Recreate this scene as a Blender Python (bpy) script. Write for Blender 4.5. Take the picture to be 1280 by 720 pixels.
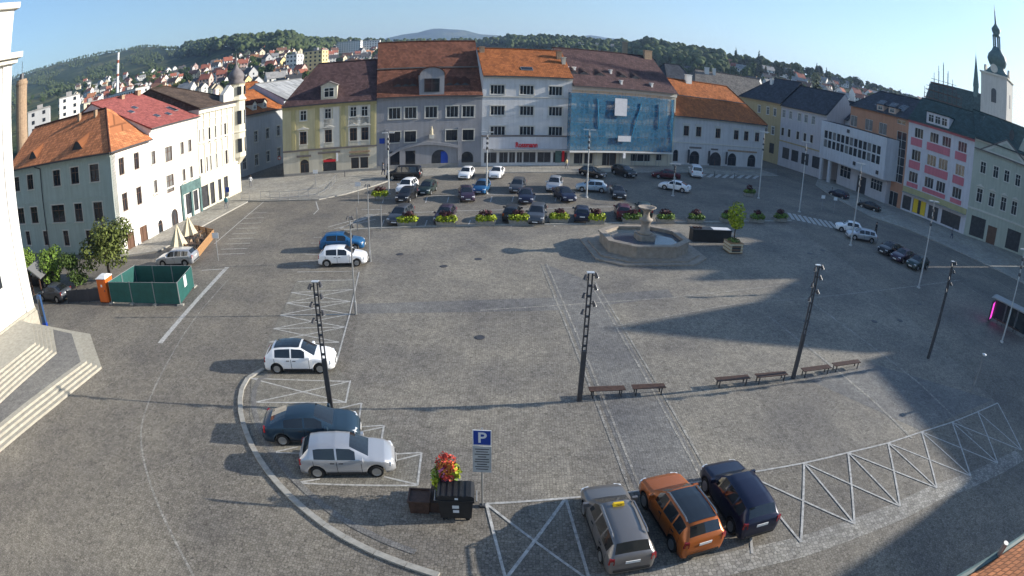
import bpy, bmesh, math, random
import numpy as np
from mathutils import Vector, Matrix
R = math.radians
scene = bpy.context.scene
for o in list(bpy.data.objects): bpy.data.objects.remove(o)
COL = scene.collection
# ---------------------------------------------------------------- camera
F_PX, K3, PITCH, ROLL, CAM_H = 745.73, 0.152, 0.374, 0.0295, 15.42      # wide-angle lens, solved from the picture
cd = bpy.data.cameras.new('camera'); cam = bpy.data.objects.new('camera', cd); COL.objects.link(cam)
cam.matrix_world = Matrix.Translation((0, 0, CAM_H)) @ Matrix.Rotation(math.pi/2-PITCH, 4, 'X') @ Matrix.Rotation(ROLL, 4, 'Z')
cd.type = 'PANO'; cd.sensor_width = 36.0; cd.sensor_fit = 'HORIZONTAL'; cd.clip_start = 0.05; cd.clip_end = 20000
mm = 1280/36.0
cc = cd
cc.panorama_type = 'FISHEYE_LENS_POLYNOMIAL'
cc.fisheye_fov = R(180)
cc.fisheye_polynomial_k0 = 0.0
cc.fisheye_polynomial_k1 = -mm/F_PX
cc.fisheye_polynomial_k2 = 0.0
cc.fisheye_polynomial_k3 = -K3*(mm/F_PX)**3
cc.fisheye_polynomial_k4 = 0.0
scene.camera = cam
# ---------------------------------------------------------------- light
SUN_EL = R(18.3); SUN_AZ = math.atan2(0.989, 0.150)        # measured clockwise from +Y
world = bpy.data.worlds.new('World'); scene.world = world; world.use_nodes = True
wn = world.node_tree.nodes; bg = wn['Background']
sky = wn.new('ShaderNodeTexSky'); sky.sky_type = 'NISHITA'; sky.sun_disc = False
sky.sun_elevation = SUN_EL; sky.sun_rotation = SUN_AZ
sky.air_density = 1.2; sky.dust_density = 0.55; sky.ozone_density = 4.0
world.node_tree.links.new(sky.outputs[0], bg.inputs[0]); bg.inputs[1].default_value = 0.1
sd = bpy.data.lights.new('sun', 'SUN'); sun = bpy.data.objects.new('sun', sd); COL.objects.link(sun)
sd.energy = 4.9; sd.angle = R(0.5); sd.color = (1.0, 0.93, 0.82)
sv = Vector((math.sin(SUN_AZ)*math.cos(SUN_EL), math.cos(SUN_AZ)*math.cos(SUN_EL), math.sin(SUN_EL)))
sun.rotation_euler = sv.to_track_quat('Z', 'Y').to_euler(); sun.location = (60, 10, 80)
scene.view_settings.view_transform = 'Standard'; scene.view_settings.look = 'None'
scene.view_settings.exposure = 1.0; scene.view_settings.gamma = 1.0; scene.view_settings.use_curve_mapping = False
scene.render.engine = 'CYCLES'
scene.cycles.max_bounces = 5; scene.cycles.volume_bounces = 0
# ---------------------------------------------------------------- picture -> place
def ray(px, py):
    x = px-640.0; y = 360.0-py; r = math.hypot(x, y)+1e-9; u = r/F_PX; th = u+K3*u**3
    d = (math.sin(th)*x/r, math.sin(th)*y/r, -math.cos(th))
    cr, sr = math.cos(ROLL), math.sin(ROLL); X = cr*d[0]-sr*d[1]; Y = sr*d[0]+cr*d[1]
    cp, sp = math.cos(PITCH), math.sin(PITCH)
    return Vector((X, -d[2]*cp+Y*sp, d[2]*sp+Y*cp))
def G(px, py, z=0.0):
    d = ray(px, py); k = (z-CAM_H)/d.z
    return (d.x*k, d.y*k)
def ztop(b, t):                                             # height of a thing standing on ground pixel b whose top is at pixel t
    g = G(*b); d = ray(*t)
    return CAM_H+d.z/math.hypot(d.x, d.y)*math.hypot(*g)
# ---------------------------------------------------------------- tags
def tag(o, label=None, cat=None, group=None, kind=None):
    if label: o['label'] = label
    if cat: o['category'] = cat
    if group: o['group'] = group
    if kind: o['kind'] = kind
    return o
def thing(name, label, cat, loc=(0, 0, 0), rz=0.0, group=None):
    o = bpy.data.objects.new(name, None); COL.objects.link(o); o.empty_display_size = 0.3
    o.location = loc; o.rotation_euler = (0, 0, rz)
    return tag(o, label, cat, group)
def link(name, me, parent=None, loc=None, rz=None):
    o = bpy.data.objects.new(name, me); COL.objects.link(o)
    if parent: o.parent = parent
    if loc: o.location = loc
    if rz is not None: o.rotation_euler = (0, 0, rz)
    return o
KIDS = {}
def copy_tree(root, loc=None, rz=None, parent=None):
    c = root.copy(); COL.objects.link(c)
    if parent: c.parent = parent
    if loc is not None: c.location = loc
    if rz is not None: c.rotation_euler = (0, 0, rz)
    for ch in kids(root): copy_tree(ch, parent=c)
    return c
def kids(o):
    return list(o.children)
# ---------------------------------------------------------------- materials
M = {}
def nt(name):
    m = bpy.data.materials.new(name); m.use_nodes = True; M[name] = m
    n = m.node_tree.nodes; return m, n, m.node_tree.links, n['Principled BSDF']
def setin(b, k, v):
    if k in b.inputs: b.inputs[k].default_value = v
def mat(name, col, rough=.8, var=.18, scale=1.3, bump=0.0, bscale=30, metal=0.0, coat=0.0, spec=.35, streak=0.0, trans=0.0, emit=None, island=0.0):
    if name in M: return M[name]
    m, n, l, b = nt(name)
    setin(b, 'Roughness', rough); setin(b, 'Metallic', metal); setin(b, 'Coat Weight', coat); setin(b, 'Coat Roughness', .12); setin(b, 'Specular IOR Level', spec)
    if trans: setin(b, 'Transmission Weight', trans)
    tc = n.new('ShaderNodeTexCoord')
    ns = n.new('ShaderNodeTexNoise'); ns.inputs['Scale'].default_value = scale; ns.inputs['Detail'].default_value = 6; ns.inputs['Roughness'].default_value = .65
    l.new(tc.outputs['Object'], ns.inputs['Vector'])
    mx = n.new('ShaderNodeMix'); mx.data_type = 'RGBA'
    lo = tuple(max(0, c*(1-var)) for c in col)+(1,); hi = tuple(min(1, c*(1+var)) for c in col)+(1,)
    mx.inputs['A'].default_value = lo; mx.inputs['B'].default_value = hi
    mr = n.new('ShaderNodeMapRange'); mr.inputs['From Min'].default_value = .3; mr.inputs['From Max'].default_value = .7
    l.new(ns.outputs['Fac'], mr.inputs['Value']); l.new(mr.outputs['Result'], mx.inputs['Factor'])
    out = mx.outputs['Result']
    if streak:
        mp = n.new('ShaderNodeMapping'); mp.inputs['Scale'].default_value = (1.6, 1.6, .14); l.new(tc.outputs['Object'], mp.inputs['Vector'])
        n2 = n.new('ShaderNodeTexNoise'); n2.inputs['Scale'].default_value = 1.5; n2.inputs['Detail'].default_value = 5; l.new(mp.outputs[0], n2.inputs['Vector'])
        m2 = n.new('ShaderNodeMix'); m2.data_type = 'RGBA'; m2.blend_type = 'MULTIPLY'; m2.inputs['Factor'].default_value = streak
        cr = n.new('ShaderNodeValToRGB'); cr.color_ramp.elements[0].position = .35; cr.color_ramp.elements[0].color = (.45, .43, .4, 1); cr.color_ramp.elements[1].position = .6; cr.color_ramp.elements[1].color = (1, 1, 1, 1)
        l.new(n2.outputs['Fac'], cr.inputs[0]); l.new(out, m2.inputs['A']); l.new(cr.outputs[0], m2.inputs['B']); out = m2.outputs['Result']
    if island:
        ge = n.new('ShaderNodeNewGeometry'); hs = n.new('ShaderNodeHueSaturation')
        mr2 = n.new('ShaderNodeMapRange'); mr2.inputs['To Min'].default_value = 1-island; mr2.inputs['To Max'].default_value = 1+island
        l.new(ge.outputs['Random Per Island'], mr2.inputs['Value']); l.new(mr2.outputs['Result'], hs.inputs['Value']); l.new(out, hs.inputs['Color']); out = hs.outputs['Color']
    l.new(out, b.inputs['Base Color'])
    if emit: setin(b, 'Emission Color', tuple(col)+(1,)); setin(b, 'Emission Strength', emit)
    if bump:
        nb = n.new('ShaderNodeTexNoise'); nb.inputs['Scale'].default_value = bscale; nb.inputs['Detail'].default_value = 4; l.new(tc.outputs['Object'], nb.inputs['Vector'])
        bp = n.new('ShaderNodeBump'); bp.inputs['Strength'].default_value = bump; bp.inputs['Distance'].default_value = .05
        l.new(nb.outputs['Fac'], bp.inputs['Height']); l.new(bp.outputs[0], b.inputs['Normal'])
    return m
def cobble(name, c1, c2, scale=8.0, stain=.35, joint=.5, bump=.6):
    m, n, l, b = nt(name); setin(b, 'Roughness', .78); setin(b, 'Specular IOR Level', .3)
    tc = n.new('ShaderNodeTexCoord')
    v = n.new('ShaderNodeTexVoronoi'); v.inputs['Scale'].default_value = scale; v.inputs['Randomness'].default_value = .55; l.new(tc.outputs['Object'], v.inputs['Vector'])
    ve = n.new('ShaderNodeTexVoronoi'); ve.feature = 'DISTANCE_TO_EDGE'; ve.inputs['Scale'].default_value = scale; ve.inputs['Randomness'].default_value = .55; l.new(tc.outputs['Object'], ve.inputs['Vector'])
    sp = n.new('ShaderNodeSeparateColor'); l.new(v.outputs['Color'], sp.inputs[0])
    mx = n.new('ShaderNodeMix'); mx.data_type = 'RGBA'; mx.inputs['A'].default_value = c1+(1,); mx.inputs['B'].default_value = c2+(1,); l.new(sp.outputs[0], mx.inputs['Factor'])
    cr = n.new('ShaderNodeValToRGB'); cr.color_ramp.elements[0].position = .01; cr.color_ramp.elements[0].color = (joint, joint, joint, 1); cr.color_ramp.elements[1].position = .12; cr.color_ramp.elements[1].color = (1, 1, 1, 1)
    l.new(ve.outputs['Distance'], cr.inputs[0])
    m1 = n.new('ShaderNodeMix'); m1.data_type = 'RGBA'; m1.blend_type = 'MULTIPLY'; m1.inputs['Factor'].default_value = 1; l.new(mx.outputs['Result'], m1.inputs['A']); l.new(cr.outputs[0], m1.inputs['B'])
    # worn tracks and stains
    n1 = n.new('ShaderNodeTexNoise'); n1.inputs['Scale'].default_value = .16; n1.inputs['Detail'].default_value = 8; n1.inputs['Roughness'].default_value = .62; l.new(tc.outputs['Object'], n1.inputs['Vector'])
    c2r = n.new('ShaderNodeValToRGB'); e = c2r.color_ramp.elements; e[0].position = .34; e[0].color = (1-stain, 1-stain, 1-stain*.9, 1); e[1].position = .64; e[1].color = (1.08, 1.06, 1.02, 1)
    l.new(n1.outputs['Fac'], c2r.inputs[0])
    m2 = n.new('ShaderNodeMix'); m2.data_type = 'RGBA'; m2.blend_type = 'MULTIPLY'; m2.inputs['Factor'].default_value = 1; l.new(m1.outputs['Result'], m2.inputs['A']); l.new(c2r.outputs[0], m2.inputs['B'])
    n3 = n.new('ShaderNodeTexNoise'); n3.inputs['Scale'].default_value = 1.9; n3.inputs['Detail'].default_value = 7; l.new(tc.outputs['Object'], n3.inputs['Vector'])
    c3 = n.new('ShaderNodeValToRGB'); e = c3.color_ramp.elements; e[0].position = .3; e[0].color = (.78, .77, .76, 1); e[1].position = .62; e[1].color = (1.06, 1.06, 1.05, 1); l.new(n3.outputs['Fac'], c3.inputs[0])
    m3 = n.new('ShaderNodeMix'); m3.data_type = 'RGBA'; m3.blend_type = 'MULTIPLY'; m3.inputs['Factor'].default_value = .8; l.new(m2.outputs['Result'], m3.inputs['A']); l.new(c3.outputs[0], m3.inputs['B'])
    l.new(m3.outputs['Result'], b.inputs['Base Color'])
    bp = n.new('ShaderNodeBump'); bp.inputs['Strength'].default_value = bump; bp.inputs['Distance'].default_value = .012; l.new(cr.outputs[0], bp.inputs['Height']); l.new(bp.outputs[0], b.inputs['Normal'])
    return m
def tiles(name, col, var=.3, tw=.35, th=.33, dark=.45, blotch=.35):
    m, n, l, b = nt(name); setin(b, 'Roughness', .85); setin(b, 'Specular IOR Level', .2)
    tc = n.new('ShaderNodeTexCoord')
    br = n.new('ShaderNodeTexBrick'); br.offset = .5; br.inputs['Scale'].default_value = 1; br.inputs['Brick Width'].default_value = tw; br.inputs['Row Height'].default_value = th; br.inputs['Mortar Size'].default_value = .025; br.inputs['Mortar Smooth'].default_value = .3
    lo = tuple(c*(1-var) for c in col)+(1,); hi = tuple(min(1, c*(1+var*.8)) for c in col)+(1,)
    br.inputs['Color1'].default_value = lo; br.inputs['Color2'].default_value = hi; br.inputs['Mortar'].default_value = tuple(c*dark for c in col)+(1,)
    l.new(tc.outputs['UV'], br.inputs['Vector'])
    ns = n.new('ShaderNodeTexNoise'); ns.inputs['Scale'].default_value = .55; ns.inputs['Detail'].default_value = 8; ns.inputs['Roughness'].default_value = .7; l.new(tc.outputs['UV'], ns.inputs['Vector'])
    cr = n.new('ShaderNodeValToRGB'); e = cr.color_ramp.elements; e[0].position = .33; e[0].color = (1-blotch, 1-blotch, 1-blotch, 1); e[1].position = .6; e[1].color = (1.05, 1.03, 1, 1); l.new(ns.outputs['Fac'], cr.inputs[0])
    m2 = n.new('ShaderNodeMix'); m2.data_type = 'RGBA'; m2.blend_type = 'MULTIPLY'; m2.inputs['Factor'].default_value = 1; l.new(br.outputs['Color'], m2.inputs['A']); l.new(cr.outputs[0], m2.inputs['B'])
    l.new(m2.outputs['Result'], b.inputs['Base Color'])
    bp = n.new('ShaderNodeBump'); bp.inputs['Strength'].default_value = .5; bp.inputs['Distance'].default_value = .03; bp.invert = True; l.new(br.outputs['Fac'], bp.inputs['Height']); l.new(bp.outputs[0], b.inputs['Normal'])
    return m
# ---------------------------------------------------------------- mesh builder
def haze_box():
    m = bpy.data.materials.new('haze_air'); m.use_nodes = True; n = m.node_tree.nodes; n.clear(); out = n.new('ShaderNodeOutputMaterial'); v = n.new('ShaderNodeVolumePrincipled')
    v.inputs['Color'].default_value = (.46, .64, .96, 1); v.inputs['Density'].default_value = HAZE; v.inputs['Anisotropy'].default_value = .25
    m.node_tree.links.new(v.outputs[0], out.inputs['Volume']); M['haze_air'] = m
    o = MB().box(-12500, 12500, -12500, 12500, -6, 460).build('haze', 'haze_air'); o['kind'] = 'stuff'; o['label'] = 'thin pale haze in the air over the whole town'; o['category'] = 'haze'
HAZE = 1.55e-4
class MB:
    def __init__(s): s.v = []; s.f = []; s.uv = []; s.m = []; s.mi = 0
    def face(s, pts, uv=None):
        i = len(s.v); s.v += [tuple(p) for p in pts]; s.f.append(tuple(range(i, i+len(pts)))); s.uv.append(uv); s.m.append(s.mi)
    def box(s, x0, x1, y0, y1, z0, z1, rz=0, c=None, top=None):
        # top=(sx,sy): scale of the upper face
        cx, cy = (x0+x1)/2, (y0+y1)/2
        P = []
        for z, t in ((z0, (1, 1)), (z1, top or (1, 1))):
            for sx, sy in ((-1, -1), (1, -1), (1, 1), (-1, 1)):
                x = cx+sx*(x1-x0)/2*t[0]; y = cy+sy*(y1-y0)/2*t[1]
                if rz:
                    ox, oy = c if c else (cx, cy); dx, dy = x-ox, y-oy
                    x = ox+dx*math.cos(rz)-dy*math.sin(rz); y = oy+dx*math.sin(rz)+dy*math.cos(rz)
                P.append((x, y, z))
        i = len(s.v); s.v += P
        for f in ((3, 2, 1, 0), (4, 5, 6, 7), (0, 1, 5, 4), (1, 2, 6, 5), (2, 3, 7, 6), (3, 0, 4, 7)):
            s.f.append(tuple(i+k for k in f)); s.uv.append(None); s.m.append(s.mi)
        return s
    def tube(s, a, b, r0, r1=None, n=8, cap=True):
        a = Vector(a); b = Vector(b); r1 = r0 if r1 is None else r1; d = (b-a).normalized()
        p = d.orthogonal().normalized(); q = d.cross(p); i = len(s.v)
        for c, r in ((a, r0), (b, r1)):
            for k in range(n):
                t = 2*math.pi*k/n; s.v.append(tuple(c+p*(r*math.cos(t))+q*(r*math.sin(t))))
        for k in range(n):
            s.f.append((i+k, i+(k+1) % n, i+n+(k+1) % n, i+n+k)); s.uv.append(None); s.m.append(s.mi)
        if cap:
            s.f.append(tuple(i+n-1-k for k in range(n))); s.uv.append(None); s.m.append(s.mi)
            s.f.append(tuple(i+n+k for k in range(n))); s.uv.append(None); s.m.append(s.mi)
        return s
    def path(s, pts, r, n=6):
        for a, b in zip(pts[:-1], pts[1:]): s.tube(a, b, r, n=n)
        return s
    def lathe(s, prof, n=16, c=(0, 0), ph=0.0, sy=1.0):
        i = len(s.v)
        for r, z in prof:
            for k in range(n):
                t = 2*math.pi*k/n+ph; s.v.append((c[0]+r*math.cos(t), c[1]+r*math.sin(t)*sy, z))
        for j in range(len(prof)-1):
            for k in range(n):
                s.f.append((i+j*n+k, i+j*n+(k+1) % n, i+(j+1)*n+(k+1) % n, i+(j+1)*n+k)); s.uv.append(None); s.m.append(s.mi)
        s.f.append(tuple(i+n-1-k for k in range(n))); s.uv.append(None); s.m.append(s.mi)
        j = len(prof)-1; s.f.append(tuple(i+j*n+k for k in range(n))); s.uv.append(None); s.m.append(s.mi)
        return s
    def prism(s, poly, z0, z1):                              # poly: xy, counter-clockwise
        i = len(s.v); n = len(poly)
        s.v += [(p[0], p[1], z0) for p in poly]+[(p[0], p[1], z1) for p in poly]
        for k in range(n):
            s.f.append((i+k, i+(k+1) % n, i+n+(k+1) % n, i+n+k)); s.uv.append(None); s.m.append(s.mi)
        s.f.append(tuple(i+n-1-k for k in range(n))); s.uv.append(None); s.m.append(s.mi)
        s.f.append(tuple(i+n+k for k in range(n))); s.uv.append(None); s.m.append(s.mi)
        return s
    def xprism(s, poly, y0, y1):                             # poly in (x,z), extruded along y
        i = len(s.v); n = len(poly)
        s.v += [(p[0], y0, p[1]) for p in poly]+[(p[0], y1, p[1]) for p in poly]
        for k in range(n):
            s.f.append((i+k, i+(k+1) % n, i+n+(k+1) % n, i+n+k)); s.uv.append(None); s.m.append(s.mi)
        s.f.append(tuple(i+n-1-k for k in range(n))); s.uv.append(None); s.m.append(s.mi)
        s.f.append(tuple(i+n+k for k in range(n))); s.uv.append(None); s.m.append(s.mi)
        return s
    def mesh(s, name, mats, smooth=False):
        me = bpy.data.meshes.new(name); me.from_pydata(s.v, [], s.f)
        for mt in (mats if isinstance(mats, (list, tuple)) else [mats]): me.materials.append(M[mt] if isinstance(mt, str) else mt)
        if any(s.m): me.polygons.foreach_set('material_index', s.m)
        if any(u is not None for u in s.uv):
            ul = me.uv_layers.new(name='UVMap')
            for p, u in zip(me.polygons, s.uv):
                if u:
                    for li, c in zip(p.loop_indices, u): ul.data[li].uv = c
        if smooth: me.polygons.foreach_set('use_smooth', [True]*len(me.polygons))
        me.update(); return me
    def build(s, name, mats, parent=None, loc=None, rz=None, smooth=False):
        return link(name, s.mesh(name, mats, smooth), parent, loc, rz)
def struct(name, mb, m, parent=None, smooth=False):
    o = mb.build(name, m, parent, smooth=smooth)
    if not parent: o['kind'] = 'structure'
    return o
def text_mesh(txt, size, depth, m, bold=0.0, align='CENTER'):
    cu = bpy.data.curves.new('t', 'FONT'); cu.body = txt; cu.size = size; cu.extrude = depth; cu.offset = bold; cu.align_x = align; cu.align_y = 'CENTER'
    o = bpy.data.objects.new('t', cu); COL.objects.link(o); bpy.context.view_layer.update()
    me = bpy.data.meshes.new_from_object(o.evaluated_get(bpy.context.evaluated_depsgraph_get()))
    bpy.data.objects.remove(o); bpy.data.curves.remove(cu); me.materials.clear(); me.materials.append(M[m]); return me
# ---------------------------------------------------------------- common materials
cobble('cobble_road', (.195, .178, .148), (.292, .266, .226))
cobble('cobble_square', (.224, .206, .174), (.338, .312, .266))
cobble('cobble_grey', (.180, .176, .168), (.262, .256, .244))
cobble('cobble_bay', (.200, .187, .158), (.305, .288, .245))
cobble('sett_pale', (.25, .238, .21), (.42, .40, .36), scale=6.0, stain=.3, joint=.5)
cobble('slab_walk', (.33, .31, .27), (.42, .40, .35), scale=2.2, stain=.25, joint=.7, bump=.25)
mat('paint_white', (.42, .41, .385), .75, .42, 5)
mat('stone_kerb', (.33, .315, .28), .8, .22, 4, bump=.2)
mat('stone_step', (.37, .345, .285), .8, .2, 3, bump=.15)
mat('stone_warm', (.31, .265, .215), .8, .25, 2.5, bump=.3)
mat('glass', (.022, .026, .032), .06, .3, .8, spec=.6)
mat('glass_curtain', (.16, .16, .155), .35, .35, 1.2)
mat('frame_white', (.62, .62, .60), .5, .08)
mat('frame_brown', (.13, .07, .045), .5, .2)
mat('frame_dark', (.05, .05, .055), .5, .2)
mat('metal_grey', (.30, .31, .32), .45, .15, 3, metal=.5)
mat('metal_dark', (.075, .075, .08), .5, .2, 3, metal=.3)
mat('metal_pale', (.50, .51, .50), .5, .12, 3, metal=.2)
mat('black_plastic', (.022, .023, .025), .45, .2, 5)
mat('rubber', (.018, .018, .018), .8, .2, 5)
mat('rim', (.40, .41, .42), .3, .1, 3, metal=.8)
mat('wood_bench', (.085, .048, .034), .6, .3, 5)
mat('wood_pale', (.36, .20, .09), .7, .25, 4)
mat('cream_cloth', (.62, .54, .38), .9, .1, 3)
mat('red_sign', (.62, .02, .03), .4, .05)
mat('blue_sign', (.012, .05, .30), .4, .05)
mat('white_sign', (.75, .75, .75), .45, .05)
mat('yellow_sign', (.75, .50, .02), .45, .05)
mat('lamp_head', (.62, .63, .63), .3, .05, metal=.3)
mat('brick_stack', (.33, .23, .15), .9, .25, 3, bump=.3)
mat('plaster_white', (.72, .70, .66), .9, .05, .7, streak=.14)
# ================================================================ terrain
SKY = [(-180, 3, 2000), (-60, 5.4, 2000), (-55, 5.5, 2000), (-45, 5.7, 1900), (-38, 5.45, 1700), (-34, 4.6, 1300), (-29, 4.2, 850), (-23, 4.0, 800), (-20, 3.1, 900), (-16, 2.9, 1000), (-12, 2.6, 1000), (-5, 2.6, 1000), (0, 2.8, 900), (4, 2.8, 800), (10, 2.65, 750), (13, 3.0, 650), (18, 2.6, 600), (24, 2.9, 550), (28, 2.75, 550), (33, 2.7, 600), (41, 2.6, 700), (55, 2.5, 900), (180, 3, 2000)]
def sky_at(a):
    for (a0, e0, r0), (a1, e1, r1) in zip(SKY[:-1], SKY[1:]):
        if a0 <= a <= a1:
            t = (a-a0)/(a1-a0); t = t*t*(3-2*t); return e0+(e1-e0)*t, r0+(r1-r0)*t
    return 3, 2000
def terrain(x, y):
    r = math.hypot(x, y)
    if r < 185: return -0.06
    a = math.degrees(math.atan2(x, y)); E, Rs = sky_at(a)
    Zs = CAM_H+Rs*math.tan(R(E))
    t = (r-185)/(Rs-185)
    wob = (math.sin(x*.011+1.3)*math.cos(y*.009)+.5*math.sin(x*.027+y*.021))*min(1, (r-185)/300)*4
    if t < 1: z = Zs*(.42*t+.58*t*t)+wob*(1-t)
    else: z = Zs-min((r-Rs)*.05, Zs*.6)
    g = math.exp(-((r-4600)/700)**2)
    tp = max(0, min(1, (17-abs(a+1))/5)); far = tp*(3.35+.85*math.exp(-((a+7.4)/3.6)**2)+.55*math.exp(-((a-7.5)/3.0)**2)+.06*math.sin(a*2.1))
    if g > .01 and far > .05: z = max(z, g*(CAM_H+4600*math.tan(R(far))))
    return z-.06
def march(px, py, r0=190, r1=6000):
    d = ray(px, py); h = math.hypot(d.x, d.y); k = r0
    while k < r1:
        x, y, z = d.x/h*k, d.y/h*k, CAM_H+d.z/h*k
        if z <= terrain(x, y): return (x, y, terrain(x, y))
        k *= 1.006
    return None
mb = MB()
AZ = [i*1.5-180 for i in range(80)]+[-60+i*.75 for i in range(160)]+[60+i*1.5 for i in range(80)]
RR = [0, 60, 120, 184]+[184*(1.062**i) for i in range(1, 68)]
n = len(AZ)
for rr in RR:
    for a in AZ:
        x, y = rr*math.sin(R(a)), rr*math.cos(R(a)); mb.v.append((x, y, terrain(x, y)))
for j in range(len(RR)-1):
    for k in range(n):
        mb.f.append((j*n+k, j*n+(k+1) % n, (j+1)*n+(k+1) % n, (j+1)*n+k)[::-1]); mb.uv.append(None); mb.m.append(0)
def terrain_mat():
    m, n, l, b = nt('terrain'); setin(b, 'Roughness', .95); setin(b, 'Specular IOR Level', .1)
    tc = n.new('ShaderNodeTexCoord')
    a = n.new('ShaderNodeTexNoise'); a.inputs['Scale'].default_value = .006; a.inputs['Detail'].default_value = 7; a.inputs['Roughness'].default_value = .6; l.new(tc.outputs['Object'], a.inputs['Vector'])
    c = n.new('ShaderNodeValToRGB'); e = c.color_ramp.elements; e[0].position = .42; e[0].color = (.030, .048, .020, 1); e[1].position = .60; e[1].color = (.10, .105, .045, 1); e2 = c.color_ramp.elements.new(.52); e2.color = (.045, .065, .028, 1)
    l.new(a.outputs['Fac'], c.inputs[0])
    v = n.new('ShaderNodeTexNoise'); v.inputs['Scale'].default_value = .09; v.inputs['Detail'].default_value = 6; l.new(tc.outputs['Object'], v.inputs['Vector'])
    c2 = n.new('ShaderNodeValToRGB'); e = c2.color_ramp.elements; e[0].position = .35; e[0].color = (.45, .45, .45, 1); e[1].position = .65; e[1].color = (1.3, 1.3, 1.2, 1); l.new(v.outputs['Fac'], c2.inputs[0])
    m2 = n.new('ShaderNodeMix'); m2.data_type = 'RGBA'; m2.blend_type = 'MULTIPLY'; m2.inputs['Factor'].default_value = 1; l.new(c.outputs[0], m2.inputs['A']); l.new(c2.outputs[0], m2.inputs['B'])
    l.new(m2.outputs['Result'], b.inputs['Base Color'])
    bp = n.new('ShaderNodeBump'); bp.inputs['Strength'].default_value = 1; bp.inputs['Distance'].default_value = 8; l.new(v.outputs['Fac'], bp.inputs['Height']); l.new(bp.outputs[0], b.inputs['Normal'])
terrain_mat()
struct('ground', mb, 'terrain', smooth=True)
# ================================================================ road and square
def poly_px(pts, z=0): return [(*G(*p), z) for p in pts]
def sheet(name, pts, m, z, parent=None):
    mb = MB(); mb.face([(p[0], p[1], z) for p in pts]); 
    o = mb.build(name, m, parent)
    if not parent: o['kind'] = 'structure'
    return o
def ccw(pts):
    a = sum(p[0]*q[1]-q[0]*p[1] for p, q in zip(pts, pts[1:]+pts[:1])); return pts if a > 0 else pts[::-1]
road = sheet('road', [(-75, -30), (125, -30), (125, 130), (-75, 130)], 'cobble_road', 0.0)
sq = sheet('square_paving', ccw([G(*p) for p in [(466, 289), (985, 281), (1060, 330), (1140, 400), (1230, 490), (1247, 504), (1000, 577), (930, 592), (782, 616), (608, 630), (545, 620), (540, 565), (480, 535), (452, 505), (437, 470), (448, 390), (458, 330)]]), 'cobble_square', .004)
def ribbon(pts, w, z, mb=None, close=False):                # pts in world xy
    mb = mb or MB(); L = []; n = len(pts)
    for i, p in enumerate(pts):
        a = Vector(pts[max(i-1, 0)]); b = Vector(pts[min(i+1, n-1)]); t = (b-a).normalized(); q = Vector((-t.y, t.x))*w/2; p = Vector(p)
        L.append((p+q, p-q))
    for (a, b), (c, d) in zip(L[:-1], L[1:]): mb.face([(b.x, b.y, z), (d.x, d.y, z), (c.x, c.y, z), (a.x, a.y, z)])
    return mb
def rpx(pts, w, z, m, name, parent): return ribbon([G(*p) for p in pts], w, z).build(name, m, parent)
def subdiv(pts, step=1.0):
    out = [pts[0]]
    for a, b in zip(pts[:-1], pts[1:]):
        k = max(1, int(math.hypot(b[0]-a[0], b[1]-a[1])/step))
        out += [(a[0]+(b[0]-a[0])*i/k, a[1]+(b[1]-a[1])*i/k) for i in range(1, k+1)]
    return out
def smooth_px(pts, it=2):
    for _ in range(it):
        q = [pts[0]]
        for a, b in zip(pts[:-1], pts[1:]): q += [(a[0]*.75+b[0]*.25, a[1]*.75+b[1]*.25), (a[0]*.25+b[0]*.75, a[1]*.25+b[1]*.75)]
        pts = q+[pts[-1]]
    return pts
# darker field between the two sett seams, cross band
A0, A1, B0, B1 = G(680, 330), G(797, 620), G(740, 352), G(884, 600)
sheet('paving_field', ccw([A0, A1, B1, B0]), 'cobble_grey', .008, sq)
sheet('paving_field', ccw([G(*p) for p in [(448, 392), (443, 380), (690, 372), (835, 362), (842, 371), (700, 388)]]), 'cobble_grey', .011, sq)
sheet('paving_field', ccw([G(*p) for p in [(1000, 470), (1090, 455), (1240, 500), (1150, 538)]]), 'cobble_grey', .009, sq)
for pts in ([(680, 330), (797, 620)], [(740, 352), (884, 600)]):
    a, b = G(*pts[0]), G(*pts[1]); d = Vector((b[0]-a[0], b[1]-a[1])).normalized(); q = Vector((-d.y, d.x))
    for s in (-.22, .22):
        ribbon([(a[0]+q.x*s, a[1]+q.y*s), (b[0]+q.x*s, b[1]+q.y*s)], .12, .014).build('sett_seam', 'sett_pale', sq)
for pts, w in (([(600, 388), (840, 372), (1000, 354)], .15), ([(770, 408), (900, 383), (1015, 372)], .12), ([(1010, 375), (1150, 480), (1215, 545)], .2), ([(960, 395), (1090, 500), (1140, 548)], .2), ([(1020, 372), (1150, 357), (1200, 350)], .2), ([(1170, 310), (1280, 372)], .2), ([(1148, 322), (1250, 385)], .15)):
    rpx(pts, w, .015, 'sett_pale', 'sett_seam', sq)
# faint seam dividing the road lanes on the left
lane = smooth_px([(243, 722), (205, 650), (182, 590), (174, 540), (186, 500), (205, 460), (240, 400), (285, 350)])
rpx(lane, .11, .006, 'sett_pale', 'lane_seam', road)
rpx([(200, 429), (284, 334)], .42, .007, 'paint_white', 'painted_line', road)
rpx([(285, 336), (252, 338)], .14, .007, 'paint_white', 'painted_line', road)
for i in range(9):                                           # parking lines by the left pavement
    y = 318-i*6.4; x0 = 272+i*4.6; rpx([(x0, y), (x0+34-i*1.2, y-1.2)], .11, .006, 'paint_white', 'painted_line', road)
rpx([(268, 305), (330, 252)], .12, .007, 'paint_white', 'painted_line', road)
rpx([(395, 252), (398, 262), (392, 268)], .12, .006, 'paint_white', 'painted_line', road)
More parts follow.
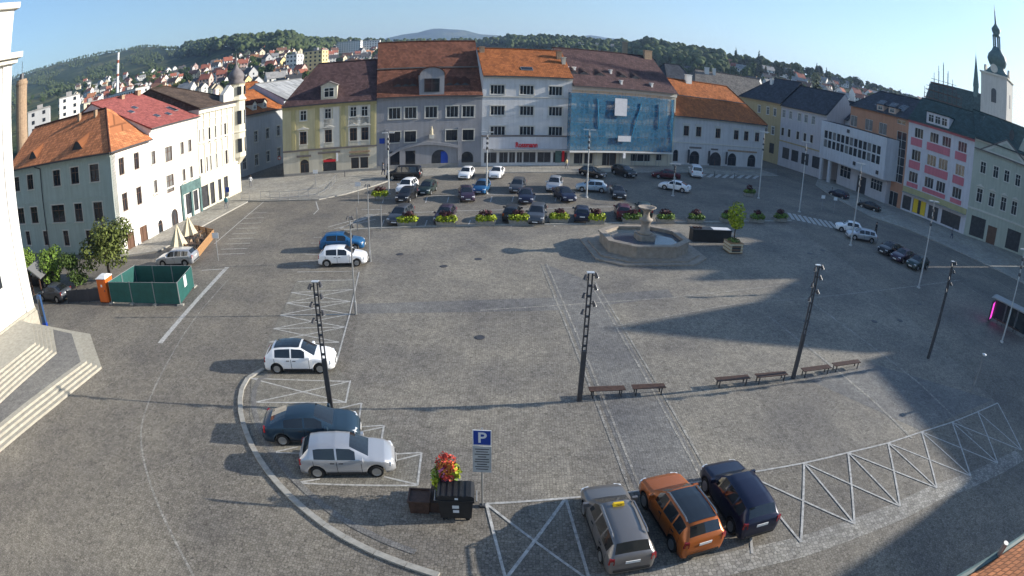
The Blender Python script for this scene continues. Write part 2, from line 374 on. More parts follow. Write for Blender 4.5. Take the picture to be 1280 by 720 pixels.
# left parking bays
WH = .09
ZC = [0]
def pl(*pts, w=WH, z=.016): ZC[0] += 1; rpx(pts, w, z+(ZC[0] % 60)*.00012, 'paint_white', 'painted_line', sq)
sheet('bay_paving', ccw([G(*p) for p in [(372, 350), (446, 349), (420, 456), (437, 478), (452, 505), (480, 532), (528, 566), (523, 609), (375, 606), (330, 560), (312, 520), (314, 473), (335, 428)]]), 'cobble_bay', .012, sq)
LN = [((372, 352), (441, 350)), ((364, 366), (441, 362)), ((358, 379), (438, 377)), ((350, 394), (437, 393)), ((342, 411), (431, 409)), ((336, 428), (424, 428)), ((314, 473), (437, 477)), ((319, 503), (432, 503)), ((327, 535), (476, 555)), ((345, 566), (527, 566)), ((375, 604), (522, 607))]
for a, b in LN[:8]: pl(a, b)
for i in (1, 2, 3, 4, 6):
    (a, b), (c, d) = LN[i], LN[i+1]; pl(a, d); pl(b, c)
pl((449, 340), (437, 394), (420, 456)); pl((438, 476), (432, 504)); pl((452, 504), (446, 541)); pl((452, 504), (424, 511)); pl((480, 532), (476, 556)); pl((480, 532), (448, 534)); pl((480, 534), (446, 541))
pl((527, 566), (522, 607)); pl((527, 566), (490, 568)); pl((526, 568), (490, 577)); pl((375, 604), (522, 607)); pl((480, 596), (522, 606)); pl((343, 566), (385, 567)); pl((375, 603), (400, 599)); pl((345, 565), (372, 559))
for k in range(7):
    y = 297+k*7.2; pl((392-k*3.4, y), (452-k*1.0, y-1), w=.09)
# bottom bays
T = [(608, 630), (707, 623), (782, 616), (857, 605), (930, 592), (1005, 579), (1060, 566), (1110, 554), (1152, 540), (1190, 528), (1222, 515), (1247, 504)]
Bm = [(632, 724), (737, 726), (812, 720), (880, 706), (940, 692), (1001, 678), (1068, 655), (1125, 633), (1171, 610), (1213, 595), (1247, 579), (1277, 563)]
pl(*T, w=.11)
for i, (a, b) in enumerate(zip(T, Bm)):
    if i not in (2, 3): pl(a, b, w=.11)
for i in (0, 4, 5, 6, 7, 8, 9, 10):
    if i+1 < len(Bm): pl(T[i], Bm[i+1], w=.10)
    if i+2 < len(Bm) and i > 3: pl(T[i], Bm[i+2], w=.10)
pl(T[1], Bm[0], w=.13)
bp = [G(x-2, y+6) for x, y in Bm[1:]]
ribbon(subdiv(bp, 1.5), 1.15, .006).build('sett_band', 'sett_pale', road)
# the curved kerb of stones round the bays
kerb_px = smooth_px([(330, 462), (306, 474), (299, 500), (303, 530), (320, 570), (350, 610), (400, 655), (450, 684), (500, 705), (560, 724)], 2)
kw = subdiv([G(*p) for p in kerb_px], .25); acc = [kw[0]]
for p in kw:
    if math.hypot(p[0]-acc[-1][0], p[1]-acc[-1][1]) >= .95: acc.append(p)
kb = MB(); 
for a, b in zip(acc[:-1], acc[1:]):
    L = math.hypot(b[0]-a[0], b[1]-a[1]); mb = MB(); mb.box(.012, L-.012, -.13, .13, -.05, .095)
    mb.build('kerb_stone', 'stone_kerb', road, (a[0], a[1], 0), math.atan2(b[1]-a[1], b[0]-a[0]))
ins = [(p[0]+.75*(q[1]-p[1])/max(1e-6, math.hypot(q[0]-p[0], q[1]-p[1]))*-1, p[1]+.75*(q[0]-p[0])/max(1e-6, math.hypot(q[0]-p[0], q[1]-p[1]))) for p, q in zip(acc[:-1], acc[1:])]
ribbon(ins, .28, .020).build('sett_band', 'cobble_grey', road)
# ================================================================ pavements with kerbs
def pave(name, pts, m='slab_walk', h=.13):
    mb = MB(); mb.prism(ccw(pts), -.05, h); o = mb.build(name, m); o['kind'] = 'structure'
    pts = ccw(pts); k = MB()
    for a, b in zip(pts, pts[1:]+pts[:1]):
        L = math.hypot(b[0]-a[0], b[1]-a[1]); t = math.atan2(b[1]-a[1], b[0]-a[0])
        k.box(a[0], a[0]+L, a[1]-.14, a[1], -.04, h+.012, rz=t, c=(a[0], a[1]))
    k.build('kerb', 'stone_kerb', o); return o
def off(a, b, d):                                            # shift segment sideways toward the viewer side
    t = Vector((b[0]-a[0], b[1]-a[1])).normalized(); q = Vector((t.y, -t.x))*d
    return (a[0]+q.x, a[1]+q.y), (b[0]+q.x, b[1]+q.y)
Y0, Y1, W0, W1, S1, C1 = G(355, 222), G(471, 214), G(601, 209), G(711.5, 208), G(840, 208.5), G(952, 213)
pave('pavement', [Y0, Y1, W0, W1, S1, C1, (C1[0]+1.5, C1[1]-5.5), (S1[0]+1, S1[1]-5.6), (W1[0]+1, W1[1]-5.5), (W0[0]+1, W0[1]-5), G(520, 221), G(498, 222), G(470, 232), G(432, 243), G(398, 250), G(330, 252), G(302, 251), (-46, 67.5), (-46, 82)])
pave('pavement', [(-41.5, 44), (-35.2, 46.5), (-33.8, 66.5), (-46, 67.3), (-46, 46)])
RB = [G(1028, 212), G(1045, 230), G(1105, 255), G(1125, 262), G(1204, 294), G(1280, 322)]
front = [G(1020, 232), G(1040, 246), G(1090, 272), G(1135, 287), G(1200, 316), G(1290, 360)]
pave('pavement', RB+[(100, 56), (100, 30), (82, 30), (80, 48)]+front[::-1], 'slab_walk')
for i in range(9):                                            # zebra crossings
    a = G(986+i*6.4, 266+i*1.35); b = G(992+i*6.8, 274.5+i*1.5)
    ribbon([a, b], .5, .007).build('painted_line', 'paint_white', road)
    a = G(872+i*9.5, 217.3+i*.25); b = G(866+i*9.5, 221.2+i*.25); ribbon([a, b], .62, .007).build('painted_line', 'paint_white', road)
# long kerb behind the planters and parking rows
kl = [G(430, 289), G(470, 286.5), G(600, 283), G(720, 281.5), G(870, 279), G(990, 277)]
for a, b in zip(kl[:-1], kl[1:]):
    L = math.hypot(b[0]-a[0], b[1]-a[1]); t = math.atan2(b[1]-a[1], b[0]-a[0]); MB().box(0, L-.01, 0, .32, -.03, .12).build('kerb', 'stone_kerb', road, (a[0], a[1], 0), t)
for a, b in [((463, 249), (505, 247)), ((452, 262), (478, 262)), ((410, 284), (468, 268)), ((418, 286), (470, 274)), ((464, 268), (640, 262)), ((500, 246), (720, 243)), ((640, 262), (800, 258))]: rpx([a, b], .13, .006, 'paint_white', 'painted_line', road)
for i in range(9):
    x = 480+i*27; rpx([(x, 247-i*.3), (x-2, 254-i*.3)], .12, .006, 'paint_white', 'painted_line', road)
    rpx([(x, 275), (x-3, 283)], .12, .006, 'paint_white', 'painted_line', road)
for i in range(12):
    rpx([(425+i*3, 286-i*1.6), (440+i*3, 280-i*1.1)], .16, .006, 'paint_white', 'painted_line', road)
for p in [(600, 422), (1093, 402), (1125, 401), (1149, 380), (1008, 402), (500, 318), (598, 324), (555, 333), (1028, 313), (1012, 317)]:
    x, y = G(*p); MB().lathe([(.3, 0), (.3, .012), (.25, .02), (.25, .014)], 14).build('manhole_cover', 'metal_dark', sq, (x, y, .014))
# ================================================================ houses
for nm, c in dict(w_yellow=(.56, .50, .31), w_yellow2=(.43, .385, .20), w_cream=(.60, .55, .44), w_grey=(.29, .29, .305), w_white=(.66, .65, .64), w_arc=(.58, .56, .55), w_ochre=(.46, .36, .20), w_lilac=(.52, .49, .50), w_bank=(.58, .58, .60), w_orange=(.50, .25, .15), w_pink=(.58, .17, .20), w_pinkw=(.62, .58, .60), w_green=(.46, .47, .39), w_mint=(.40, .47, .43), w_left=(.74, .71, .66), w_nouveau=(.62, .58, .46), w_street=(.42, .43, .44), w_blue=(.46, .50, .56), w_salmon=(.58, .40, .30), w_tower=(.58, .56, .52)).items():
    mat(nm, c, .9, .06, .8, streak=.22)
mat('r_slate_old', (.17, .15, .15), .8, .3, 2); mat('w_bay', (.66, .63, .56), .9, .06, .8, streak=.15); mat('trim', (.60, .57, .50), .85, .08, 2); mat('trim_dark', (.16, .14, .13), .8, .15, 2); mat('plinth', (.28, .27, .25), .85, .15, 2)
tiles('t_near', (.50, .19, .08), tw=.2, th=.17, blotch=.3); tiles('t_orange', (.40, .135, .045)); tiles('t_bright_orange', (.60, .23, .10), blotch=.25, th=.45); tiles('t_brown', (.19, .080, .052)); tiles('t_red', (.38, .115, .10), blotch=.15, tw=.3); tiles('t_maroon', (.11, .066, .066)); tiles('t_old', (.12, .085, .065), blotch=.5); tiles('t_slate', (.055, .065, .085), tw=.5, th=.4); tiles('t_teal', (.045, .085, .085), tw=.6, th=.5); tiles('t_greyroof', (.22, .20, .18)); tiles('t_tin', (.36, .37, .38), tw=.6, th=3.0, blotch=.2)
mat('copper_green', (.085, .15, .145), .6, .35, 1.2); mat('shop_dark', (.05, .05, .055), .3, .4, 1.5); mat('shop_lit', (.28, .25, .22), .4, .5, 2.5)
WIN = {}
def win_mesh(w, h, nx, nz, arch, fm, gm):
    k = (w, h, nx, nz, arch, fm, gm)
    if k in WIN: return WIN[k]
    f = MB(); t = min(.075, w*.09); y0, y1 = .08, .15; zt = h-(w/2 if arch else 0)
    f.box(-w/2, -w/2+t, y0, y1, 0, zt); f.box(w/2-t, w/2, y0, y1, 0, zt); f.box(-w/2+t, w/2-t, y0, y1, 0, t)
    if not arch: f.box(-w/2+t, w/2-t, y0, y1, h-t, h)
    else:
        ar = [(-w/2*math.cos(a), zt+w/2*math.sin(a)) for a in [math.pi*i/10 for i in range(11)]]
        ai = [(x*(1-2*t/w), zt+(z-zt)*(1-2*t/w)) for x, z in ar]
        for a, b, c, d in zip(ar[:-1], ar[1:], ai[1:], ai[:-1]): f.xprism([a, d, c, b], y0, y1)
    for i in range(1, nx): x = -w/2+w*i/nx; f.box(x-t*.45, x+t*.45, y0+.01, y1-.01, t, (zt if arch else h-t))
    for j in range(1, nz): z = h*j/nz if nz != 2 else h*.66; f.box(-w/2+t, w/2-t, y0+.012, y1-.012, z-t*.4, z+t*.4)
    p = MB(); 
    if arch: p.face([(-w/2, .135, 0), (w/2, .135, 0)]+[(x, .135, z) for x, z in ar[::-1]])
    else: p.face([(-w/2, .135, 0), (w/2, .135, 0), (w/2, .135, h), (-w/2, .135, h)])
    s = MB(); b = .13
    s.box(-w/2-.16, w/2+.16, -.12, .0, -.10, 0.0)
    s.box(-w/2-b, -w/2, -.045, .02, 0, h); s.box(w/2, w/2+b, -.045, .02, 0, h); s.box(-w/2-b-.02, w/2+b+.02, -.07, .02, h, h+b)
    WIN[k] = (f.mesh('window', fm), p.mesh('pane', gm), s.mesh('surround', 'trim')); return WIN[k]
class House:
    def __init__(s, name, label, A, B, depth, cat='building', group=None):
        s.A = A; s.B = B; s.W = math.hypot(B[0]-A[0], B[1]-A[1]); s.D = depth; s.rz = math.atan2(B[1]-A[1], B[0]-A[0])
        s.o = thing(name, label, cat, (A[0], A[1], 0), s.rz, group); s.ops = []; s.t = Vector((math.cos(s.rz), math.sin(s.rz))); s.n = Vector((-s.t.y, s.t.x))
    def uz(s, px, py, off=0.0):
        d = ray(px, py); A = Vector(s.A)+s.n*off; k = A.dot(s.n)/(d.x*s.n.x+d.y*s.n.y); q = Vector((d.x*k, d.y*k))-A
        return q.dot(s.t), CAM_H+d.z*k
    def rect(s, x0, x1, y0, y1, off=0.0):
        ym, xm = (y0+y1)/2, (x0+x1)/2
        return s.uz(x0, ym, off)[0], s.uz(x1, ym, off)[0], s.uz(xm, y1, off)[1], s.uz(xm, y0, off)[1]
    def wins(s, zf, row, nx=2, nz=2, arch=False, fm='frame_white', gm='glass', trim=True, kind='window'):
        # row: rects in zoom pixels; one row shares its sill and head
        rs = [s.rect(*zf(x0, y0)[:1], *zf(x1, y0)[:1], zf(x0, y0)[1], zf(x0, y1)[1]) for x0, x1, y0, y1 in row]
        z0 = sum(r[2] for r in rs)/len(rs); z1 = sum(r[3] for r in rs)/len(rs)
        wm = sum(r[1]-r[0] for r in rs)/len(rs); eq = max(abs(r[1]-r[0]-wm) for r in rs) < .35*wm
        for r in rs:
            c = (r[0]+r[1])/2; w = wm if eq else r[1]-r[0]; s.op(c-w/2, c+w/2, z0, z1, nx, nz, arch, fm, gm, trim, kind)
    def op(s, u0, u1, z0, z1, nx=2, nz=2, arch=False, fm='frame_white', gm='glass', trim=True, kind='window'):
        q = lambda v: round(v*20)/20
        c = q((u0+u1)/2); w = max(.3, round((u1-u0)*10)/10); u0, u1 = c-w/2, c+w/2; z0 = max(q(z0), .05); z1 = q(z1)
        u0 = max(.05, u0); u1 = min(s.W-.05, u1)
        if u1-u0 < .25 or z1-z0 < .25: return
        for o in s.ops:
            if u0 < o[1]-.001 and u1 > o[0]+.001 and z0 < o[3] and z1 > o[2]: return
        s.ops.append((u0, u1, z0, z1, nx, nz, arch and (z1-z0) > (u1-u0)*.6, fm, gm, trim, kind))
    def walls(s, top, m, gable=(0, 0), ridge=None, left=True, base=0.0):
        mb = MB(); W, D = s.W, s.D
        us = sorted({0.0, W}|{round(v, 3) for o in s.ops for v in o[:2]}); zs = sorted({base, top}|{round(v, 3) for o in s.ops for v in o[2:4]})
        us = [u for u in us if 0 <= u <= W]; zs = [z for z in zs if base <= z <= top]
        for j in range(len(zs)-1):
            run = None
            for i in range(len(us)-1):
                cu, cz = (us[i]+us[i+1])/2, (zs[j]+zs[j+1])/2
                hole = any(o[0] < cu < o[1] and o[2] < cz < o[3] for o in s.ops)
                if not hole: run = us[i] if run is None else run
                if run is not None and (hole or i == len(us)-2):
                    e = us[i] if hole else us[i+1]; mb.face([(run, 0, zs[j]), (e, 0, zs[j]), (e, 0, zs[j+1]), (run, 0, zs[j+1])]); run = None
        for (u0, u1, z0, z1, nx, nz, arch, fm, gm, trim, kind) in s.ops:
            w = u1-u0; zt = z1-(w/2 if arch else 0); c = (u0+u1)/2; d = .24
            mb.face([(u0, 0, z0), (u0, 0, zt), (u0, d, zt), (u0, d, z0)]); mb.face([(u1, 0, z0), (u1, d, z0), (u1, d, zt), (u1, 0, zt)]); mb.face([(u0, 0, z0), (u0, d, z0), (u1, d, z0), (u1, 0, z0)])
            if not arch: mb.face([(u0, 0, z1), (u1, 0, z1), (u1, d, z1), (u0, d, z1)])
            else:
                ar = [(c-w/2*math.cos(a), zt+w/2*math.sin(a)) for a in [math.pi*i/10 for i in range(11)]]
                for a, b in zip(ar[:-1], ar[1:]): mb.face([(a[0], 0, a[1]), (b[0], 0, b[1]), (b[0], d, b[1]), (a[0], d, a[1])])
                mb.face([(u0, 0, zt), *[(x, 0, z) for x, z in ar[1:6]], (u0, 0, z1)]); mb.face([(u1, 0, z1), *[(x, 0, z) for x, z in ar[5:10]], (u1, 0, zt)])
            f, p, su = win_mesh(round(w, 2), round(z1-z0, 2), nx, nz, arch, fm, gm)
            wo = link(kind, f, s.o, (c, 0, z0)); link('pane', p, wo)
            if trim and not arch: link('surround', su, wo)
        if left: mb.face([(0, D, base), (0, 0, base), (0, 0, top), (0, D, top)])
        mb.face([(W, 0, base), (W, D, base), (W, D, top), (W, 0, top)]); mb.face([(W, D, base), (0, D, base), (0, D, top), (W, D, top)])
        if ridge:
            if gable[0]: mb.face([(0, D, top), (0, 0, top), (0, D/2, ridge)])
            if gable[1]: mb.face([(W, 0, top), (W, D, top), (W, D/2, ridge)])
        s.wall = mb.build('wall', m, s.o); return s
    def roof(s, eave, ridge, m, hl=0.0, hr=0.0, ov=.45, ovs=0.0, thick=.16, rd=None):
        W, D = s.W, s.D; rd = D/2 if rd is None else rd; s.eave = eave; s.ridge = ridge; s.rd = rd; s.ov = ov; s.rm = m
        a, b, c, d = (-ovs, -ov, eave), (W+ovs, -ov, eave), (W+ovs, D+ov, eave), (-ovs, D+ov, eave); p, q = (hl-(ovs if hl == 0 else 0), rd, ridge), (W-hr+(ovs if hr == 0 else 0), rd, ridge)
        sl = math.hypot(rd+ov, ridge-eave); sb = math.hypot(D-rd+ov, ridge-eave)
        F = [([a, b, q, p], [(a[0], 0), (b[0], 0), (q[0], sl), (p[0], sl)]), ([c, d, p, q], [(c[0], 0), (d[0], 0), (p[0], sb), (q[0], sb)])]
        if hl: F.append(([d, a, p], [(d[1], 0), (a[1], 0), (rd, math.hypot(hl, ridge-eave))]))
        if hr: F.append(([b, c, q], [(b[1], 0), (c[1], 0), (rd, math.hypot(hr, ridge-eave))]))
        s.rf = solid_sheet(F, thick).build('roof', m, s.o)
        r = MB(); r.tube((p[0], p[1], ridge+.02), (q[0], q[1], ridge+.02), .14, n=6)
        if hl: r.tube(a, p, .12, n=6); r.tube(d, p, .12, n=6)
        if hr: r.tube(b, q, .12, n=6); r.tube(c, q, .12, n=6)
        r.build('ridge_tiles', m, s.rf)
        g = MB(); g.box(-ovs, W+ovs, -ov-.13, -ov+.0, eave-.20, eave-.05); g.build('gutter', 'metal_dark', s.o)
        return s
    def zroof(s, y): return s.eave+(s.ridge-s.eave)*(y+s.ov)/(s.rd+s.ov)
    def yroof(s, z): return (z-s.eave)/(s.ridge-s.eave)*(s.rd+s.ov)-s.ov
    def box(s, name, m, u0, u1, y0, y1, z0, z1, parent=None): return MB().box(u0, u1, y0, y1, z0, z1).build(name, m, parent or s.o)
    def band(s, z, h=.18, p=.10, m='trim', u0=0.0, u1=None, name='cornice'): return s.box(name, m, u0, s.W if u1 is None else u1, -p, .02, z, z+h)
    def chimney(s, u, y, h=1.6, w=.8, m='plaster_white'):
        z = s.zroof(min(y, s.rd)) if y <= s.rd else s.ridge-(s.ridge-s.eave)*(y-s.rd)/(s.D-s.rd+s.ov)
        b = MB(); b.box(u-w/2, u+w/2, y-.3, y+.3, z-.5, z+h); b.box(u-w/2-.07, u+w/2+.07, y-.37, y+.37, z+h, z+h+.15); b.build('chimney', m, s.rf)
    def skylight(s, u, z, w=.8, l=1.0):
        y = s.yroof(z); th = math.atan2(s.ridge-s.eave, s.rd+s.ov); o = MB(); o.box(-w/2, w/2, 0, l, -.05, .09); k = o.build('skylight', 'metal_grey', s.rf, (u, y, z)); k.rotation_euler = (th, 0, 0)
        g = MB(); g.box(-w/2+.08, w/2-.08, .08, l-.08, .091, .1); g.build('pane', 'glass', None).parent = k
    def eyebrow(s, u, z, w=2.6, h=.9):  # humped roof patch with a dark face, standing in for shadow blobs
        y = s.yroof(z); n = 12; b = MB(); pts = [(u-w/2+w*i/n, h*.5*(1-math.cos(2*math.pi*i/n))) for i in range(n+1)]
        for (x0, h0), (x1, h1) in zip(pts[:-1], pts[1:]): b.face([(x0, y-.02, z+h0+.02), (x1, y-.02, z+h1+.02), (x1, s.yroof(z+h1)+.9, s.zroof(s.yroof(z+h1)+.9)+.05), (x0, s.yroof(z+h0)+.9, s.zroof(s.yroof(z+h0)+.9)+.05)])
        b.build('eyebrow_dormer_or_shade', s.rm, s.rf)
        g = MB(); g.face([(x, y, z+hh) for x, hh in pts]); g.build('dormer_opening_or_shade', 'shop_dark', s.rf)
    def dormer(s, u, w, z, h, m, rm, nwin=1, top='gable', rh=.7, fm='frame_white', wh=.62):
        y = s.yroof(z); yb = min(s.yroof(min(z+h+rh, s.ridge-.05)), s.rd)
        b = MB(); b.box(u-w/2, u+w/2, y-.05, yb, z-.3, z+h); 
        if top == 'gable': b.xprism([(u-w/2, z+h), (u+w/2, z+h), (u, z+h+rh)], y-.05, yb)
        if top == 'curve': b.xprism([(u+w/2*math.cos(a), z+h+rh*math.sin(a)) for a in [math.pi*i/12 for i in range(13)]], y-.05, yb)
        d = b.build('dormer', m, s.o)
        r = MB()
        if top == 'gable':
            for sx in (-1, 1): r.xprism([(u+sx*(w/2+.15), z+h-.12), (u, z+h+rh), (u, z+h+rh+.14), (u+sx*(w/2+.15), z+h+.02)][::sx], y-.2, yb+.1)
        elif top == 'curve':
            A = [math.pi*i/12 for i in range(13)]
            for a0, a1 in zip(A[:-1], A[1:]): r.xprism([(u+(w/2+k)*math.cos(a), z+h+(rh+k)*math.sin(a)) for a, k in ((a0, 0.0), (a0, .14), (a1, .14), (a1, 0.0))], y-.2, yb+.1)
        else: r.box(u-w/2-.2, u+w/2+.2, y-.25, yb+.3, z+h, z+h+.16)
        r.build('dormer_roof', rm, d)
        for i in range(nwin):
            ww = w*wh/nwin; c = u+(i-(nwin-1)/2)*w*.88/nwin; f, p, su = win_mesh(round(ww, 2), round(h*.7, 2), 2, 2, False, fm, 'glass')
            wo = link('window', f, d, (c, y-.2, z+h*.12)); link('pane', p, wo)
def solid_sheet(F, th):
    mb = MB(); edges = {}
    key = lambda p: (round(p[0], 4), round(p[1], 4), round(p[2], 4))
    for pts, uv in F:
        mb.face(pts, uv); mb.face([(p[0], p[1], p[2]-th) for p in pts[::-1]])
        for a, b in zip(pts, pts[1:]+pts[:1]):
            k = (key(a), key(b))
            if (k[1], k[0]) in edges: del edges[(k[1], k[0])]
            else: edges[k] = (a, b)
    for a, b in edges.values(): mb.face([b, a, (a[0], a[1], a[2]-th), (b[0], b[1], b[2]-th)])
    return mb
def zm(x0, y0, s): return lambda x, y: (x0+x/s, y0+y/s)
# ---------------------------------------------------------------- back row: yellow baroque house
z = zm(345, 60, 4.236)
h = House('baroque_house', 'yellow baroque house with white window bays and gabled dormer', Y0, Y1, 12)
e = 10.9
h.wins(z, [(127, 161, 322, 378), (259, 291, 320, 374), (393, 427, 316, 368), (452, 486, 315, 367)], fm='frame_white'); h.wins(z, [(127, 163, 428, 503), (259, 297, 428, 500), (393, 428, 430, 494), (452, 488, 430, 493)], fm='frame_brown')
h.wins(z, [(127, 175, 590, 662)], 2, 2, True, 'frame_brown'); h.wins(z, [(250, 320, 583, 682)], 2, 1, True, 'frame_dark', 'shop_dark', kind='doorway'); h.wins(z, [(398, 438, 580, 638), (446, 488, 578, 637)], 1, 1, False, 'frame_brown')
h.walls(e, 'w_yellow', (0, 0)); h.roof(e+.1, 17.3, 't_maroon', hl=5.0, hr=0.0)
zb = h.uz(*z(280, 535))[1]
h.box('ground_storey', 'w_cream', 0, h.ops[4+4][0]-.02, -.05, -.003, .5, zb)
for a, b in ((h.ops[8][1]+.02, h.ops[9][0]-.02), (h.ops[9][1]+.02, h.ops[10][0]-.02), (h.ops[11][1]+.02, h.W)): h.box('ground_storey', 'w_cream', a, b, -.05, -.003, .5, zb)
h.band(zb, .22, .2, 'trim_dark'); h.band(e-.55, .5, .22, 'w_yellow2'); h.band(0, .5, .09, 'plinth', name='plinth')
for x0, x1, ids in ((232, 336, (1, 5)), (382, 498, (2, 6, 3, 7))):
    a, b = h.uz(*z(x0, 420))[0], h.uz(*z(x1, 420))[0]; oo = [h.ops[i] for i in ids]; cs = sorted({(o[0]-.14, o[1]+.14) for o in oo}); ed = [a]+[v for c_ in cs for v in c_]+[b]
    for p, q in zip(ed[::2], ed[1::2]):
        if q-p > .1: h.box('bay_panel', 'w_bay', p, q, -.04, -.002, zb+.25, e-.56)
    for c_ in cs:
        mine = sorted([o for o in oo if abs(o[0]-.14-c_[0]) < .3], key=lambda o: o[2]); lv_ = [zb+.25]+[v for o in mine for v in (o[2]-.11, o[3]+.14)]+[e-.56]
        for p, q in zip(lv_[::2], lv_[1::2]): h.box('bay_panel', 'w_bay', c_[0], c_[1], -.038, -.002, p, q)
for x in (92, 218, 355, 513): u = h.uz(*z(x, 420))[0]; u = min(max(u, .35), h.W-.35); h.box('pilaster', 'w_yellow2', u-.3, u+.3, -.12, 0, zb+.22, e-.55)
for x0, x1 in ((118, 170), (234, 334), (384, 496)):
    a, b = h.uz(*z(x0, 420))[0], h.uz(*z(x1, 420))[0]
    for o in [q for q in h.ops[4:8] if a < (q[0]+q[1])/2 < b]:
        MB().xprism([(o[0]-.35, o[3]+.3), (o[1]+.35, o[3]+.3), (o[1]+.35, o[3]+.42), ((o[0]+o[1])/2, o[3]+.75), (o[0]-.35, o[3]+.42)], -.2, 0).build('window_hood', 'trim', h.o)
        h.box('apron', 'w_cream', o[0]-.1, o[1]+.1, -.06, 0, o[2]-.75, o[2]-.15)
h.dormer(h.uz(*z(280, 250))[0], 2.5, e+.7, 2.1, 'w_cream', 'trim_dark', 1, 'gable', .5); h.box('red_awning', 'red_sign', h.ops[9][0]+.1, h.ops[9][1]-.1, -.1, .06, h.ops[9][3]-.55, h.ops[9][3]-.2)
for x0, x1, y in ((388, 496, 548), (388, 496, 568), (222, 340, 552), (110, 186, 572)): r = h.rect(*[z(x0, y)[0], z(x1, y)[0]], z(0, y-5)[1], z(0, y+5)[1]); h.box('shop_sign', 'trim_dark' if y != 548 else 'brick_stack', r[0], r[1], -.22, -.06, r[2], r[3])
h.chimney(4.5, 7.5, .9)
h.box('flag_banner', 'white_sign', *[h.uz(*z(326, 600))[0]-.15, h.uz(*z(326, 600))[0]+.15], -.7, -.66, 2.0, 3.3)
# ---------------------------------------------------------------- grey house with the big arch
z = zm(460, 40, 4.0)
h = House('grey_house', 'grey stone-coloured house with wide segmental arch and tall brown roof', Y1, W0, 16); e = 11.2
h.wins(z, [(103, 162, 374, 430), (183, 243, 374, 430), (287, 347, 374, 432), (392, 450, 374, 430), (473, 530, 374, 430)], 3, 1, fm='metal_pale', gm='glass'); h.wins(z, [(108, 160, 494, 548), (183, 240, 493, 548), (390, 447, 492, 545), (472, 528, 492, 545)], 2, 1, fm='frame_dark')
h.wins(z, [(112, 160, 602, 664), (185, 238, 590, 664)], 1, 1, False, 'frame_dark', trim=False); h.wins(z, [(316, 400, 588, 690)], 2, 1, True, 'frame_dark', 'shop_dark', kind='doorway'); h.wins(z, [(465, 526, 598, 676)], 1, 1, True, 'frame_dark')
h.walls(e, 'w_grey', (1, 1), 20.2); h.roof(e+.1, 20.2, 't_brown', ovs=0.0)
c = [h.uz(*z(x, y)) for x, y in ((104, 612), (150, 582), (200, 563), (250, 552), (300, 548), (360, 551), (410, 558), (452, 566))]
ar = MB()
for (u0, a), (u1, b) in zip(c[:-1], c[1:]): ar.xprism([(u0, a-.45), (u1, b-.45), (u1, b), (u0, a)], -.3, 0)
ar.build('arch_band', 'w_grey', h.o)
for x in (458, 168, 96): u = h.uz(*z(x, 600))[0]; h.box('pilaster', 'w_grey', u-.3, u+.3, -.14, 0, 0, 6.3 if x != 168 else 4.6)
u = h.uz(*z(385, 650))[0]; h.box('blue_door', 'blue_sign', u-.65, u+.65, .02, .08, .1, 2.6); h.band(e-.35, .35, .2, 'w_grey'); h.band(0, .8, .08, 'plinth', name='plinth')
h.dormer(h.uz(*z(318, 300))[0], 3.7, e+.3, 3.0, 'w_grey', 't_brown', 1, 'curve', 1.2, fm='frame_dark'); zz = 15.6; y = h.yroof(zz); h.box('roof_ledge_or_shade_edge', 'trim_dark', -.05, h.W+.05, y-.25, y+.05, zz+.02, zz+.2, h.rf)
for x in (150, 190, 225, 410, 450, 490): h.eyebrow(h.uz(*z(x, 290))[0], e+1.6, 1.6, .4)  # these humps imitate cast shadow patches on the brown roof
st = MB(); u = h.uz(*z(317, 490))[0]; st.lathe([(r_*.7, z_*.68) for r_, z_ in ((.3, 0), (.38, .15), (.28, .3), (.32, .9), (.2, 1.4), (.12, 1.5), (.17, 1.7), (.05, 1.95))], 10, (u, -.5)); k = st.build('wall_statue', 'cream_cloth', h.o, (0, 0, h.uz(*z(317, 512))[1])); h.box('bracket', 'trim', u-.35, u+.35, -.85, 0, h.uz(*z(317, 520))[1]-.3, h.uz(*z(317, 512))[1])
u = h.uz(*z(70, 555))[0]; h.box('house_plaque', 'blue_sign', u-.4, u+.4, -.06, 0, 4.2, 5.0); h.chimney(h.W-.6, 9.5, 1.3, .9, 'brick_stack')
# ---------------------------------------------------------------- white house with red shop lettering
z = zm(560, 30, 4.0)
h = House('white_shop_house', 'white house with three rows of four-part windows above a shop with red lettering', W0, W1, 12); e = 14.3
for y0, y1 in ((306, 352), (409, 456), (509, 556)): h.wins(z, [(212, 285, y0, y1), (360, 430, y0+2, y1+2), (503, 573, y0+5, y1+4)], 4, 1, fm='frame_white')
h.wins(z, [(180, 243, 640, 694), (255, 300, 640, 692), (305, 338, 640, 692), (342, 372, 640, 692), (376, 440, 640, 700), (446, 515, 640, 692), (524, 598, 645, 694)], 2, 1, False, 'metal_grey', 'shop_dark', False)
h.walls(e, 'w_white', (1, 1), 18.9); h.roof(e+.1, 18.9, 't_orange')
zc = [h.uz(*z(400, y))[1] for y in (368, 562, 622)]; h.band(zc[0], .16, .12); h.band(zc[1], .22, .35, 'trim_dark'); h.band(e-.3, .3, .25)
h.box('sign_band', 'w_bank', .2, h.W-.15, -.3, -.003, zc[2], zc[1]-.02); h.box('awning', 'metal_grey', 1.6, h.W-.4, -1.3, -.31, zc[2]-.16, zc[2]-.02)
r = h.rect(z(338, 0)[0], z(447, 0)[0], z(0, 590)[1], z(0, 621)[1], -.35); tm = text_mesh('Rossmann', 1.12, .04, 'red_sign', .03); k = link('shop_lettering', tm, h.o, ((r[0]+r[1])/2, -.36, (r[2]+r[3])/2)); k.rotation_euler = (math.pi/2, 0, 0); k.scale = ((r[1]-r[0])/max(.1, k.dimensions.x or 5.5), 1, 1)
